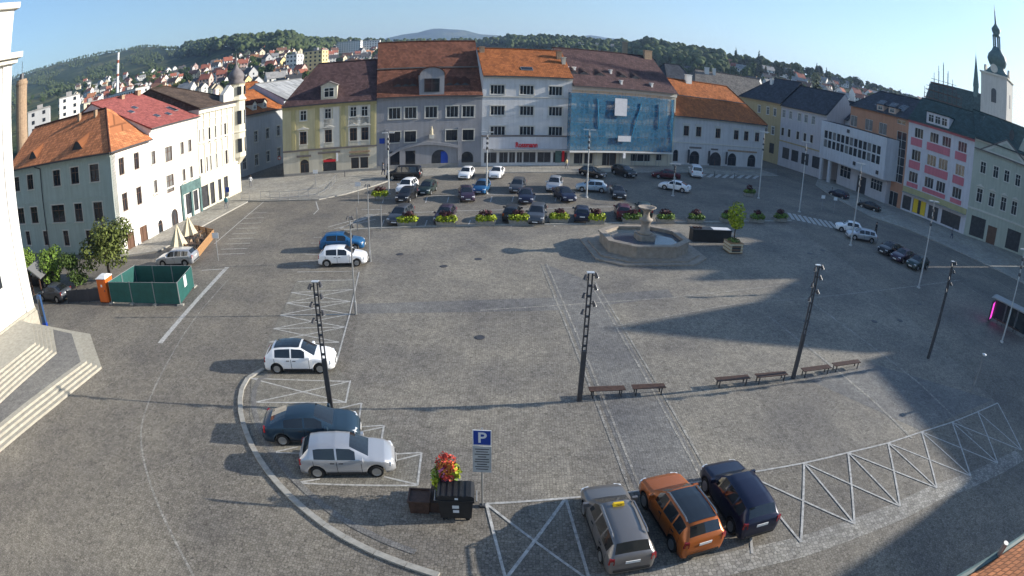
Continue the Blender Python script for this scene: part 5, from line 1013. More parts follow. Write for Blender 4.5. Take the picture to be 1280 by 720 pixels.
def car_meshes(kind):
    if kind in CARM: return CARM[kind]
    L, W, wb, wr, T, wd, rs, ws = car_spec(kind); xr, xf = -wb/2-.03, wb/2-.03; zs = .20 if kind != 'suv' else .26
    X = {t[0] for t in T}|set(wd)
    for xw in (xr, xf): X |= {round(xw+(wr+.085)*k, 3) for k in (-1.02, -.99, -.9, -.7, -.45, -.2, 0, .2, .45, .7, .9, .99, 1.02)}
    X = sorted(x for x in X if -L/2-.05 <= x <= L/2+.05); K_ = sorted(set(wd)|set(ws)|set(rs)|{T[0][0], T[-1][0]})
    for x in X:
        if all(abs(x-k) > .012 for k in K_): K_.append(x)
    X = sorted(K_)
    S = []
    for x in X:
        belt, top, w, wt = lerp(T, x); z0 = zs+max(0, (abs(x)-L/2+.25))*.35
        for xw in (xr, xf):
            d = abs(x-xw); Ra = wr+.085
            if d < Ra: z0 = max(z0, wr+math.sqrt(Ra*Ra-d*d))
        z0 = min(z0, belt-.12); chh = top-belt; s = max(.12, min(1, chh/.4))
        wz = lambda z: w*lerp([(0, .93), (.28, .985), (.62, 1.0), (.93, .985), (1, .97)], max(0, (z-zs)/max(.05, belt-zs)))[0]
        S.append([(wz(z), z) for z in (z0, z0+(belt-z0)*.28, z0+(belt-z0)*.62, z0+(belt-z0)*.93)]+[ (w*.955, belt+.025*s), (wt+.02*s, top-.085*s), (wt*.90, top-.02*s), (wt*.5, top+.012), (0, top+.022)])
    nS = len(X); body, glass = MB(), {}
    inr = lambda a, b, r: a >= r[0]-1e-4 and b <= r[1]+1e-4
    P = lambda i, j, sd: (X[i], sd*S[i][j][0], S[i][j][1])
    BV = {}
    def bv(p):
        k = (round(p[0], 4), round(p[1], 4), round(p[2], 4))
        if k not in BV: BV[k] = len(body.v); body.v.append(p)
        return BV[k]
    for i in range(nS-1):
        a, b = X[i], X[i+1]
        for sd in (1, -1):
            for j in range(8):
                q = [P(i, j, sd), P(i+1, j, sd), P(i+1, j+1, sd), P(i, j+1, sd)]
                if sd < 0: q = q[::-1]
                key = None
                if j == 4:
                    for k in range(0, len(wd), 2):
                        if inr(a, b, (wd[k], wd[k+1])): key = ('side_window', k, sd)
                if j >= 6 and inr(a, b, ws): key = ('windscreen', 0, 0)
                if j >= 6 and inr(a, b, rs): key = ('rear_window', 0, 0)
                if key:
                    glass.setdefault(key, MB()).face(q)
                else: body.f.append(tuple(bv(p) for p in q)); body.uv.append(None); body.m.append(0)
        q = [P(i, 0, 1), P(i, 0, -1), P(i+1, 0, -1), P(i+1, 0, 1)]; body.f.append(tuple(bv(p) for p in q)); body.uv.append(None); body.m.append(1)
    for i, rev in ((0, 1), (nS-1, -1)):
        lp_ = [P(i, j, 1) for j in range(9)]+[P(i, j, -1) for j in range(7, -1, -1)]; body.f.append(tuple(bv(p) for p in lp_[::rev])); body.uv.append(None); body.m.append(0)
    out = {'body': (body, L)}
    G_ = []
    for k, g in glass.items():
        vv = [Vector(p) for p in g.v]; G_.append((k[0], g.mesh(k[0], 'car_glass', True)))
    ty = MB(); ty.lathe([(wr*.62, -.10), (wr*.95, -.10), (wr, -.07), (wr, .07), (wr*.95, .10), (wr*.62, .10)], 18); rm = MB(); rm.lathe([(wr*.66, .08), (wr*.66, .106), (wr*.56, .112), (wr*.5, .103), (wr*.16, .112), (wr*.01, .114)], 14)
    CARM[kind] = dict(body=body.mesh('body', ['carpaint_white', 'under'], True), glass=G_, tyre=ty.mesh('wheel', 'rubber'), rim=rm.mesh('rim', 'rim'), L=L, W=W, wb=wb, wr=wr, T=T, xr=xr, xf=xf, ws=ws, rs=rs, wd=wd)
    return CARM[kind]
LAMPM = {}
def make_car(kind, paint, loc, rz, label, extra=(), group=None, name='parked_car'):
    m = car_meshes(kind); o = thing(name, label, 'car', loc, rz, group); L, T = m['L'], m['T']
    b = link('body', m['body'], o); b.material_slots[0].link = 'OBJECT'; b.material_slots[0].material = M['carpaint_'+paint]
    for nm, me in m['glass']: link(nm, me, o)
    for x in (m['xr'], m['xf']):
        for s in (-1, 1):
            w = link('wheel', m['tyre'], o, (x, s*(m['W']-.12), m['wr'])); w.rotation_euler = (-s*math.pi/2, 0, 0); r = link('rim', m['rim'], w)
    if kind not in LAMPM:
        be = {}
        fx = T[-3][0]; bt = T[-3][1]; hw = T[-3][3]
        hl = MB(); hl.box(-.16, .10, -.17, .17, -.075, .085, top=(.7, .85)); tl = MB(); tl.box(-.06, .08, -.11, .11, -.12, .14, top=(.6, .8)); 
        pt = MB(); pt.box(-.015, .015, -.26, .26, -.055, .055); mi = MB(); mi.box(-.08, .08, -.11, .11, -.08, .08, top=(.7, .9)); gr = MB(); gr.box(-.04, .04, -.42, .42, -.06, .06); bm_ = MB(); bm_.box(-.06, .05, -.66, .66, -.05, .05)
        LAMPM[kind] = [x.mesh(n_, t_) for x, n_, t_ in ((hl, 'headlight', 'head_lens'), (tl, 'taillight', 'tail_lens'), (pt, 'number_plate', 'plate'), (mi, 'mirror', 'carpaint_white'), (gr, 'grille', 'black_plastic'), (bm_, 'bumper_strip', 'black_plastic'))]
    hl, tl, pt, mi, gr, bm_ = LAMPM[kind]
    if 'seams' not in m:
        sx = sorted(set([m['wd'][0]-.05]+[(a+b)/2 for a, b in zip(m['wd'][1:-1:2], m['wd'][2::2])]+[m['wd'][-1]+.22])); m['seams'] = []
        for x in sx:
            belt, top, w, wt = lerp(T, x); z0 = .24
            for sd in (1, -1):
                sm = MB(); P_ = [(w*.94, z0), (w*.99, z0+(belt-z0)*.28), (w*1.003, z0+(belt-z0)*.62), (w*.99, z0+(belt-z0)*.93)]
                for (ya, za), (yb, zb) in zip(P_[:-1], P_[1:]): sm.face([(x-.011, sd*(ya+.003), za), (x+.011, sd*(ya+.003), za), (x+.011, sd*(yb+.003), zb), (x-.011, sd*(yb+.003), zb)][::sd])
                m['seams'].append(sm.mesh('door_seam', 'under'))
        m['hnd'] = MB().box(-.09, .09, -.018, .018, -.016, .016).mesh('door_handle', 'black_plastic'); m['sill'] = MB().box(m['xr']+.42, m['xf']-.42, -.02, .02, -.05, .05).mesh('sill_trim', 'black_plastic')
    for q in m['seams']: link('door_seam', q, o)
    for s in (-1, 1):
        for x in (m['wd'][1]+.02-.16, m['wd'][-1]-.62): belt, top, w, wt = lerp(T, x); link('door_handle', m['hnd'], o, (x, s*(w*.995+.008), belt-.13))
        link('sill_trim', m['sill'], o, (0, s*(m['W']*.955), .26 if kind != 'suv' else .32))
    f3 = T[-3]; r3 = T[2]
    for s in (-1, 1):
        k = link('headlight', hl, o, (f3[0]-.03, s*(f3[3]-.16), f3[2]-.10)); k.rotation_euler = (0, .25, s*.35)
        link('taillight', tl, o, (r3[0]-.01, s*(r3[3]-.10), r3[1]-.10), s*-.25)
        k = link('mirror', mi, o, (m['ws'][1]-.28, s*(m['W']+.06), lerp(T, m['ws'][1]-.3)[0]+.08)); k.material_slots[0].link = 'OBJECT'; k.material_slots[0].material = M['carpaint_'+paint]
    link('grille', gr, o, (T[-1][0]-.015, 0, .50)); link('number_plate', pt, o, (T[-1][0]+.03, 0, .42)); link('number_plate', pt, o, (T[1][0]-.02, 0, T[1][1]-.05)); link('bumper_strip', bm_, o, (T[0][0]+.02, 0, .42))
    if 'rails' in extra:
        for s in (-1, 1): MB().path([(-1.5, s*.62, T[5][2]-.02), (-1.35, s*.62, T[5][2]+.06), (.1, s*.6, T[6][2]+.04), (.25, s*.59, T[7][2]-.02)], .03, 6).build('roof_rail', 'rim', o)
    if 'darkroof' in extra:
        q = MB(); xs = [-1.35, -.9, -.35, .12] if kind == 'hatch' else [-1.6, -1.0, -.3, .2]
        for a, c in zip(xs[:-1], xs[1:]):
            ta, tb = lerp(T, a), lerp(T, c)
            for u0, u1 in ((-.9, -.5), (-.5, 0), (0, .5), (.5, .9)):
                zz = lambda t, u: t[1]+.046-(.032 if abs(u) > .8 else (.008 if abs(u) > .3 else 0)); q.face([(a, ta[3]*u0, zz(ta, u0)), (a, ta[3]*u1, zz(ta, u1)), (c, tb[3]*u1, zz(tb, u1)), (c, tb[3]*u0, zz(tb, u0))][::-1])
        q.build('glass_roof', 'car_glass', o, smooth=True)
    if 'taxi' in extra:
        k = MB(); k.box(-.08, .08, -.21, .21, 0, .12, top=(.6, .9)); t_ = k.build('taxi_sign', 'yellow_sign', o, (.05, 0, 1.50)); tm = text_mesh('TAXI', .10, .004, 'black_plastic'); q = link('lettering', tm, t_, (-.085, 0, .06)); q.rotation_euler = (math.pi/2, 0, -math.pi/2)
    return o
def gpt(px, py): return G(px, py)
def car_px(kind, paint, px, py, rz, label, extra=(), group=None):   # px,py: ground point under the middle of the car
    x, y = G(px, py); return make_car(kind, paint, (x, y, .02), rz, label, extra, group)
lv = math.atan2(.05, 1)
# near cars
def mid(a, b): p, q = G(*a), G(*b); return ((p[0]+q[0])/2, (p[1]+q[1])/2), math.atan2(q[1]-p[1], q[0]-p[0])
def side_car(kind, paint, a, b, label, extra=()):           # a,b: ground contacts of the near-side rear and front wheel
    (x, y), rz = mid(a, b); W = car_spec(kind)[1]-.1; x -= math.sin(rz)*W; y += math.cos(rz)*W
    return make_car(kind, paint, (x, y, .02), rz, label, extra)
side_car('hatch', 'white', (348, 467), (402, 467), 'white hatchback with black glass roof parked alone beside a lamp column', ('darkroof',))
side_car('sedan', 'darkblue', (352, 557), (429, 556), 'dark blue-green sedan parked beside the silver hatchback')
side_car('hatch', 'silver', (400, 597), (472, 596), 'silver hatchback parked nearest the flower stand and black bin')
side_car('hatch', 'white', (410, 334), (446, 333), 'white car parked beside the bright blue car')
side_car('hatch', 'blue', (410, 315), (444, 314), 'bright blue car parked beside a white one at the end of the bays')
def rear_car(kind, paint, a, b, label, extra=()):           # a: middle of the rear edge on the ground, b: middle of the front
    (x, y), rz = mid(a, b); return make_car(kind, paint, (x, y, .02), rz, label, extra)
p_ = lambda c, d: c
rear_car('wagon', 'taupe', (783, 712), (750, 628), 'grey-brown taxi wagon with yellow roof sign', ('taxi', 'rails')); rear_car('suv', 'orange', (868, 690), (822, 620), 'orange off-road car with black roof and silver rails', ('rails', 'darkroof')); rear_car('suv', 'navy', (936, 664), (898, 606), 'dark navy car parked beside the orange one')
# left side
side_car('wagon', 'silver', (232, 333), (204, 333), 'silver estate car parked by the pavement cafe behind the green fence') if False else None
x, y = G(218, 333); make_car('wagon', 'silver', (x, y+.6, .02), R(186), 'silver estate car parked by the pavement cafe behind the green fence')
x, y = G(66, 376); make_car('sedan', 'grey', (x, y+.4, .02), R(178), 'dark grey car parked behind the trees beside the small shelter'); x, y = G(42, 366); make_car('van', 'black', (x-.5, y+2.2, .02), R(178), 'black van parked behind the small shelter')
# far parking rows
dn = R(-100)
far = [('van', 'black', 505, 224, 178, 'black van standing broadside in front of the grey arched house'), ('suv', 'white', 509, 240, -97, 'white car behind a black one beside the metal lamp pole'), ('hatch', 'black', 508, 250, -97, 'black car in front of the white car at the parking corner'), ('wagon', 'grey', 501, 276, -97, 'dark grey car behind the first flower trough'), ('hatch', 'green', 534, 241, -97, 'dark green car parked alone next to the white car'), ('hatch', 'white', 583, 222, -97, 'white car by the kerb in front of the grey arched house'), ('sedan', 'white', 621, 221, -97, 'white car by the kerb in front of the white shop house'), ('hatch', 'blue', 602, 240, -97, 'mid blue car in the middle parking row'), ('hatch', 'plum', 583, 249, -80, 'small dark plum car in front of the mid blue one'), ('wagon', 'grey', 647, 238, -97, 'dark grey estate car behind a navy one'), ('sedan', 'navy', 657, 251, -90, 'navy sedan with bright headlight in the middle row'), ('suv', 'silver', 693, 237, -100, 'silver off-road car in the middle row'), ('sedan', 'navy', 705, 249, -75, 'long navy sedan in front of the silver off-road car'), ('hatch', 'plum', 556.5, 276, -95, 'dark plum car behind a flower trough with lime leaves'), ('hatch', 'black', 640, 273, 85, 'black car behind the red and lime flower trough'), ('suv', 'grey', 671, 276, -97, 'grey off-road car with silver bumper behind the flower troughs'), ('hatch', 'black', 741, 221, -40, 'black car by the kerb below the blue netting'), ('suv', 'black', 780, 220, -60, 'black off-road car by the kerb below the blue netting'), ('hatch', 'paleblue', 739, 239, 175, 'pale blue car beside the lamp pole in the shade'), ('sedan', 'black', 772, 246, -93, 'black sedan facing the square, alone in the shade'), ('hatch', 'navy', 727, 274, 85, 'navy car with white plate behind the troughs'), ('sedan', 'maroon', 832, 223, 172, 'dark red car in front of the arcaded house'), ('sedan', 'white', 843, 238, 150, 'white car beside a lamp pole in the shade'), ('van', 'white', 869, 220, 80, 'white van seen from behind before the arcaded house'), ('hatch', 'maroon', 778, 271, 85, 'dark red car hidden behind the troughs next to the fountain'), ('hatch', 'green', 804, 268, 85, 'dark green car hidden behind the fountain column')]
for kd, pc, px, py, a, lb in far: car_px(kd, pc, px, py, R(a), lb)
rt = [('hatch', 'white', 1060, 290, 160, 'white hatchback parked beside the silver car under a pale pole'), ('wagon', 'silver', 1076, 300, 165, 'silver car parked beside the white hatchback'), ('sedan', 'black', 1112, 317, 200, 'black sedan first of three dark cars in the shade'), ('sedan', 'plum', 1128, 326, 200, 'dark plum sedan between two dark cars in the shade'), ('hatch', 'green', 1146, 335, 200, 'dark green car last of three dark cars in the shade'), ('hatch', 'navy', 1048, 247, 120, 'dark blue car by the piers of the white block'), ('sedan', 'black', 1086, 262, 125, 'black car in front of the glazed orange entrance')]
for kd, pc, px, py, a, lb in rt: car_px(kd, pc, px, py, R(a), lb)
# ================================================================ lamps and poles
def thin_lamp(b, t, label):
    x, y = G(*b); H = ztop(b, t); o = thing('lamp_column', label, 'lamp', (x, y, 0), .1, 'dark lamp columns with spotlights')
    MB().lathe([(.09, 0), (.09, .9), (.055, .95), (.045, H)], 8).build('column', 'metal_grey', o)
    for s, zz in ((-1, .98), (1, .98), (1, .9)): l = MB(); l.lathe([(.05, -.14), (.08, .05), (.09, .08)], 8); q = l.build('spotlight', 'metal_dark', o, (s*.16, -.05, H*zz)); q.rotation_euler = (R(150), 0, s*.6)
def ladder_lamp(b, t, label, group='dark lamp columns with spotlights', lean=0):
    x, y = G(*b); H = ztop(b, t); o = thing('lamp_column', label, 'lamp', (x, y, 0), .1, group)
    MB().box(-.115, .115, -.08, .08, 0, H*.42).build('base_column', 'metal_dark', o)
    [MB().box(s*.09-.028, s*.09+.028, -.045, .045, H*.42, H).build('upright', 'metal_dark', o) for s in (-1, 1)]
    for k in range(7): z = H*(.45+.075*k); MB().box(-.07, .07, -.04, .04, z, z+.1).build('rung', 'metal_dark', o)
    for k, (sx, zz) in enumerate(((-1, .97), (1, .985), (1, .9), (-1, .84), (1, .78), (-1, .72))):
        l = MB(); l.lathe([(.06, -.16), (.095, .05), (.1, .1)], 10); q = l.build('spotlight', 'metal_dark', o, (sx*.26, -.12, H*zz)); q.rotation_euler = (R(150), 0, sx*.6); d = MB(); d.lathe([(.08, .101), (.08, .108)], 10); d.build('lens', 'lamp_head', q)
        MB().tube((sx*.1, 0, H*zz), (sx*.26, -.1, H*zz), .025, n=5).build('bracket', 'metal_dark', o)
    MB().box(-.17, .17, -.1, .1, H, H+.04).build('head_plate', 'lamp_head', o); return o
ladder_lamp((414, 511), (397, 352), 'dark spotlight column beside the white hatchback'); ladder_lamp((724, 501), (738, 341), 'dark spotlight column at the left end of the two benches'); ladder_lamp((991, 473), (1024, 332), 'dark spotlight column between the bench pairs at the shadow edge'); ladder_lamp((1160, 448), (1191, 327), 'dark spotlight column standing wholly in shade by the bus shelter')
thin_lamp((445, 393), (439, 270), 'thin dark lamp column beside the crossed-out parking bays'); thin_lamp((463, 327), (460, 230), 'thin dark lamp column beside the blue and white cars')
x, y = G(1214, 491); o = thing('light_bollard', 'short pale light column standing in the shade', 'lamp', (x, y, 0)); H = ztop((1214, 491), (1231, 443)); MB().lathe([(.1, 0), (.1, H*.3), (.075, H*.32), (.075, H-.1)], 10).build('column', 'metal_grey', o); MB().lathe([(.16, H-.1), (.2, H), (.05, H+.06)], 12).build('lamp_cap', 'lamp_head', o)
def pale_pole(b, t, label, arm=True, m='metal_pale'):
    x, y = G(*b); H = min(ztop(b, t), 10.2); o = thing('street_lamp', label, 'street lamp', (x, y, 0), 0, 'tall pale lamp poles')
    MB().lathe([(.22, 0), (.22, .12), (.1, .14), (.1, H*.35), (.075, H*.36), (.055, H)], 10).build('pole', m, o)
    if arm:
        for s in (-1, 1): MB().box(s*.1 if s > 0 else -.75, .75 if s > 0 else -.1, -.12, .12, H-.06, H+.05).build('lamp_head', 'lamp_head', o)
    for z in (.72, .8, .88): MB().lathe([(.12, H*z), (.17, H*z+.08), (.12, H*z+.3)], 8).build('spotlight', 'metal_dark', o)
    return o
for b, t, lb in [((1148, 360), (1169, 252), 'pale lamp pole beside the three dark cars'), ((1063, 307), (1078, 205), 'pale lamp pole beside the white hatchback and silver car'), ((999, 265), (1010, 178), 'pale lamp pole by the zebra crossing'), ((1252, 428), (1281, 312), 'pale lamp pole in front of the bus shelter'), ((486, 243), (484, 166), 'pale lamp pole in front of the grey arched house'), ((608, 242), (609, 165), 'pale lamp pole in front of the white shop house'), ((733, 247), (735, 162), 'pale lamp pole in front of the blue netting'), ((841, 245), (845, 205), 'pale lamp pole beside the white car in the shade'), ((948, 248), (957, 165), 'pale lamp pole at the corner of the arcaded house')]: pale_pole(b, t, lb)
# small posts and signs
def post(px, py, h, label, sign=None, m='metal_grey', name='sign_post', cat='sign'):
    x, y = G(px, py); o = thing(name, label, cat, (x, y, 0), 0); MB().tube((0, 0, 0), (0, 0, h), .04, n=8).build('post', m, o)
    if sign == 'round': k = MB(); k.lathe([(.32, -.015), (.32, .015)], 18); q = k.build('sign_face', 'red_sign', o, (0, -.05, h-.3)); q.rotation_euler = (math.pi/2, 0, 0); d = MB(); d.lathe([(.22, .016), (.22, .02)], 16); d.build('sign_field', 'white_sign', q)
    if sign == 'blue': MB().box(-.3, .3, -.06, -.04, h-.65, h).build('sign_face', 'blue_sign', o)
    if sign == 'white': MB().box(-.35, .35, -.06, -.04, h-.5, h).build('sign_face', 'white_sign', o)
    return o
post(448, 255, 2.6, 'small white sign on a post at the traffic island', 'white'); post(477, 288, 2.5, 'thin grey post at the end of the planter kerb'); post(273, 326, 2.6, 'two-panel sign post beside the cafe terrace', 'white'); post(286, 258, 2.5, 'blue sign post on the left pavement beside the turret house', 'blue'); post(395, 236, 2.6, 'thin sign post on the corner pavement', 'white'); post(350, 213, 2.4, 'round red sign at the mouth of the side street', 'round'); post(566, 207.5, 2.4, 'round red and white sign before the grey arched house', 'round'); post(447, 289, 2.4, 'grey post beside the painted traffic island')
post(1042, 266, 2.4, 'thin sign post by the zebra crossing', 'white'); post(1027, 262, 2.2, 'short sign post near the zebra crossing', 'white')
# parking sign with its text panel
x, y = G(603, 633); o = thing('parking_sign', 'blue parking sign with white P above a grey text panel', 'sign', (x, y, 0), 0); H = ztop((603, 633), (597, 535))
MB().tube((0, 0, 0), (0, 0, H), .035, n=8).build('post', 'metal_grey', o); s1 = MB().box(-.32, .32, -.07, -.045, H-.7, H-.05).build('sign_face', 'white_sign', o); MB().box(-.295, .295, -.074, -.0705, H-.675, H-.075).build('blue_field', 'blue_sign', s1)
q = link('letter', text_mesh('P', .62, .003, 'white_sign', .012), s1, (0, -.078, H-.385)); q.rotation_euler = (math.pi/2, 0, 0)
pn = MB().box(-.33, .33, -.07, -.045, H-1.95, H-.75).build('text_panel', 'metal_pale', o)
for k in range(9): w = [.5, .42, .52, .3, .48, .52, .36, .5, .44][k]; MB().box(-w/2, w/2, -.074, -.0705, H-.9-k*.115, H-.86-k*.115).build('text_line', 'metal_dark', pn)
x2, y2 = G(590, 635); MB().box(-.1, .1, -.1, .1, 0, .1).build('foot', 'metal_dark', o)
# ================================================================ bin, flower stand, box
x, y = G(570, 652); o = thing('waste_container', 'black wheeled waste container standing beside the flower stand', 'bin', (x, y+.35, 0), .05)
MB().box(-.56, .56, -.36, .36, .2, 1.15, top=(1.12, 1.2)).box(-.68, .68, -.48, .48, 1.1, 1.2).build('body', 'black_plastic', o)
l = MB(); l.xprism([(-.66, 1.2), (.66, 1.2), (.66, 1.36), (.56, 1.42), (-.56, 1.42), (-.66, 1.36)], -.45, .45); lid = l.build('lid', 'black_plastic', o)
for k in range(5): MB().box(-.5+k*.22, -.42+k*.22, -.46, .44, 1.421, 1.445).build('lid_rib', 'black_plastic', lid)
for sx in (-.42, .42):
    for sy in (-.25, .25): w = MB(); w.lathe([(.09, -.03), (.1, 0), (.09, .03)], 10); q = w.build('wheel', 'rubber', o, (sx, sy, .1)); q.rotation_euler = (math.pi/2, 0, 0)
MB().box(-.12, .12, -.437, -.43, .78, .93).box(-.1, .12, -.425, -.41, .55, .68).build('label', 'white_sign', o); MB().box(-.02, .1, -.47, -.455, 1.25, 1.33).build('lid_label', 'white_sign', lid); [MB().tube((s*.75, -.3, 1.05), (s*.75, .3, 1.05), .03, n=6).build('handle', 'metal_grey', o) for s in (-1, 1)]
x, y = G(560, 628); o = thing('flower_stand', 'tall stand of red, pink and lime flowers behind the black bin', 'flowers', (x, y, 0)); zt_ = ztop((560, 628), (560, 566))
MB().box(-.65, .65, -.65, .65, 0, .55).build('tub', 'wood_bench', o); MB().tube((0, 0, .5), (0, 0, zt_-.3), .08, n=6).build('support', 'metal_dark', o)
mat('petal_red', (.48, .05, .03), .6, .3, 6, island=.4); mat('petal_pink', (.55, .16, .30), .6, .3, 6, island=.3); mat('petal_orange', (.58, .20, .03), .6, .3, 6, island=.3); mat('petal_yellow', (.62, .50, .04), .6, .2, 6, island=.3)
rr = random.Random(8)
for nm, mt, lobes, n_, sz in (('leaves', 'leaf_bright', [(0, 0, zt_*.35, .5, .5, .6), (-.22, 0, zt_*.62, .38, .42, .5)], 460, .10), ('lime_leaves', 'leaf_lime', [(.3, -.2, zt_*.33, .3, .35, .4), (.3, -.05, zt_*.68, .26, .3, .34), (-.35, -.1, zt_*.55, .22, .3, .4)], 300, .11), ('red_blooms', 'petal_red', [(0, 0, zt_*.84, .38, .38, .36), (.08, -.15, zt_*.66, .36, .34, .34)], 300, .085), ('orange_blooms', 'petal_orange', [(.05, -.1, zt_*.78, .36, .34, .36)], 150, .085), ('pink_blooms', 'petal_pink', [(-.12, -.25, zt_*.74, .24, .2, .26), (-.05, -.2, zt_*.52, .28, .24, .28)], 110, .08)): b = MB(); leaves(b, rr, lobes, n_, sz); b.build(nm, mt, o)
x, y = G(524, 643); o = thing('wooden_tub', 'empty brown wooden tub on the cobbles beside the flower stand', 'tub', (x, y+.4, 0), .05); MB().box(-.35, .35, -.35, .35, 0, .62, top=(1.12, 1.12)).build('tub', 'wood_bench', o); MB().box(-.42, .42, -.42, -.36, .62, .68).box(-.42, .42, .36, .42, .62, .68).box(-.42, -.36, -.36, .36, .62, .68).box(.36, .42, -.36, .36, .62, .68).build('rim', 'wood_bench', o)
# ================================================================ benches
def bench(px0, px1, label):
    a, b = G(*px0), G(*px1); L = math.hypot(b[0]-a[0], b[1]-a[1]); o = thing('park_bench', label, 'bench', (a[0], a[1], 0), math.atan2(b[1]-a[1], b[0]-a[0]), 'brown benches in a line across the square')
    for k in range(4): MB().box(0, L, .0+k*.115, .095+k*.115, .43, .47).build('seat_slat', 'wood_bench', o)
    for u in (.2, L-.2): MB().box(u-.03, u+.03, .03, .08, 0, .43).box(u-.03, u+.03, .36, .41, 0, .43).box(u-.028, u+.028, .08, .36, .37, .428).build('leg', 'metal_dark', o)
bench((736, 499), (781, 497), 'brown backless slatted bench next to the lamp column, near the pale seam'); bench((790, 496), (831, 494), 'brown backless slatted bench right of the seam, second from the lamp column'); bench((895, 486), (936, 482), 'brown backless slatted bench second to the left of the shadow-edge lamp column'); bench((945, 481), (983, 477), 'brown backless slatted bench just left of the shadow-edge lamp column'); bench((1003, 473), (1037, 468), 'brown backless slatted bench just right of the shadow-edge lamp column'); bench((1042, 466), (1074, 461), 'brown backless slatted bench with its end in the big shadow')
# ================================================================ fountain
fx, fy = 11.6, 49.6; fo = thing('fountain', 'stone fountain with eight-sided basin and tall bowl on a column', 'fountain', (fx, fy, 0), R(8))
def octo(a, c, oy=0): return [(a-c, -a+oy), (a, -a+c+oy), (a, a-c+oy), (a-c, a+oy), (-a+c, a+oy), (-a, a-c+oy), (-a, -a+c+oy), (-a+c, -a+oy)]
for i, (a, zz) in enumerate(((5.2, .14), (4.65, .28))): MB().prism([(x, y*.86) for x, y in octo(a, 2.0)], -.02 if i == 0 else .14, zz).build('step', 'stone_warm', fo)
def ring(a0, a1, z0, z1, c0=1.9, c1=1.75, sy=.86):
    b = MB(); o1 = [(x, y*sy) for x, y in octo(a0, c0)]; o2 = [(x, y*sy) for x, y in octo(a1, c1)]; n_ = 8
    for k in range(n_):
        p, q, r, s = o1[k], o1[(k+1) % n_], o2[(k+1) % n_], o2[k]
        b.face([(*p, z0), (*q, z0), (*q, z1), (*p, z1)]); b.face([(*q[:2], z1), (*r, z1), (*s, z1), (*p, z1)][::1]); b.face([(*r, z0), (*s, z0), (*s, z1), (*r, z1)]); b.face([(*p, z0), (*s, z0), (*r, z0), (*q, z0)])
    return b
ring(3.75, 3.38, .28, 1.2).build('basin_wall', 'stone_warm', fo); ring(3.88, 3.3, 1.2, 1.36, 1.95, 1.7).build('basin_rim', 'stone_warm', fo)
m, n_, l_, b_ = nt('water'); setin(b_, 'Base Color', (.06, .09, .12, 1)); setin(b_, 'Roughness', .08); tcx = n_.new('ShaderNodeTexCoord'); nz_ = n_.new('ShaderNodeTexNoise'); nz_.inputs['Scale'].default_value = 3.5; nz_.inputs['Detail'].default_value = 4; l_.new(tcx.outputs['Object'], nz_.inputs['Vector']); bq = n_.new('ShaderNodeBump'); bq.inputs['Strength'].default_value = .25; l_.new(nz_.outputs['Fac'], bq.inputs['Height']); l_.new(bq.outputs[0], b_.inputs['Normal'])
w = MB(); w.face([(x, y*.86, 1.02) for x, y in octo(3.36, 1.7)]); w.build('water', 'water', fo)
zt_ = ztop((811, 317), (811, 262))
MB().prism(octo(.85, .3), .28, 1.5).build('pedestal', 'stone_warm', fo); c0 = 1.5; hh = zt_-1.5
cl = MB(); cl.lathe([(.62, c0), (.7, c0+.1), (.45, c0+.25), (.38, c0+hh*.3), (.45, c0+hh*.42), (.6, c0+hh*.5), (.64, c0+hh*.55), (.4, c0+hh*.58), (.28, c0+hh*.7), (.28, c0+hh*.82), (.62, c0+hh*.93), (.86, c0+hh), (.76, c0+hh), (.5, c0+hh*.94), (.05, c0+hh*.93)], 18); cl.build('column_with_bowl', 'stone_warm', fo, smooth=True)
# ================================================================ flower troughs
def trough(px, py, label, w=2.0, seed=0, lime=True, tall=1.0):
    x, y = G(px, py); o = thing('flower_trough', label, 'planter', (x, y+.45, 0), R(6), 'pale flower troughs along the parking kerb'); rr = random.Random(seed)
    MB().box(-w/2+.12, w/2-.12, -.32, .32, .02, .5, top=(1.16, 1.3)).build('trough', 'stone_kerb', o); MB().box(-w/2+.1, w/2-.1, -.33, .33, .501, .53).build('soil', 'bark', o)
    a = MB(); leaves(a, rr, [(-.55, -.2, .76, .5, .45, .38), (.0, -.25, .72, .5, .42, .34), (.6, -.2, .78, .52, .45, .4)], 330, .15); a.build('lime_leaves', 'leaf_lime' if lime else 'leaf_bright', o)
    b = MB(); leaves(b, rr, [(rr.uniform(-.25, .1), .15, 1.12, .55, .35, .42*tall), (.3, .15, 1.15, .4, .33, .36*tall)], 200, .14); b.build('red_leaves', 'leaf_red', o); return o
TL_ = ['flower trough before the dark grey car, first along the parking kerb', 'flower trough before the plum car', 'flower trough standing between plum car and black car, no car behind', 'flower trough before the black car', 'flower trough just right of the grey off-road car', 'flower trough beside the navy car', 'flower trough in shade before the dark red car', 'flower trough half hidden behind the fountain column', 'flower trough first to the right of the fountain', 'flower trough behind the potted tree', 'flower trough just right of the potted tree', 'flower trough nearest the zebra crossing']
for k, (px, py) in enumerate(((508, 284), (557, 284), (606, 283), (648, 282), (698, 280), (744, 281), (790, 280), (832, 280), (870, 280), (911, 279), (947, 279), (976, 278))): trough(px, py, TL_[k], seed=k, lime=k < 6, tall=.8+.3*((k*7) % 3)/2)
trough(474, 250, 'flower trough on the traffic island near the black car', 1.2, 31); trough(937, 246, 'dark plant trough in the shade near the corner lamp pole', 1.5, 32, False, 1.5)
x, y = G(918, 317); o = thing('potted_tree', 'small bright tree in a square wooden tub beside the fountain', 'potted tree', (x, y+.6, 0), R(8)); MB().box(-.72, .72, -.72, .72, .08, 1.0).build('tub', 'cream_cloth', o); MB().box(-.5, .5, -.735, -.721, .2, .8).build('tub_panel', 'frame_dark', o)
for k in range(4): MB().box(-.76, .76, -.76, .76, .08+k*.3, .13+k*.3).build('tub_band', 'wood_pale', o)
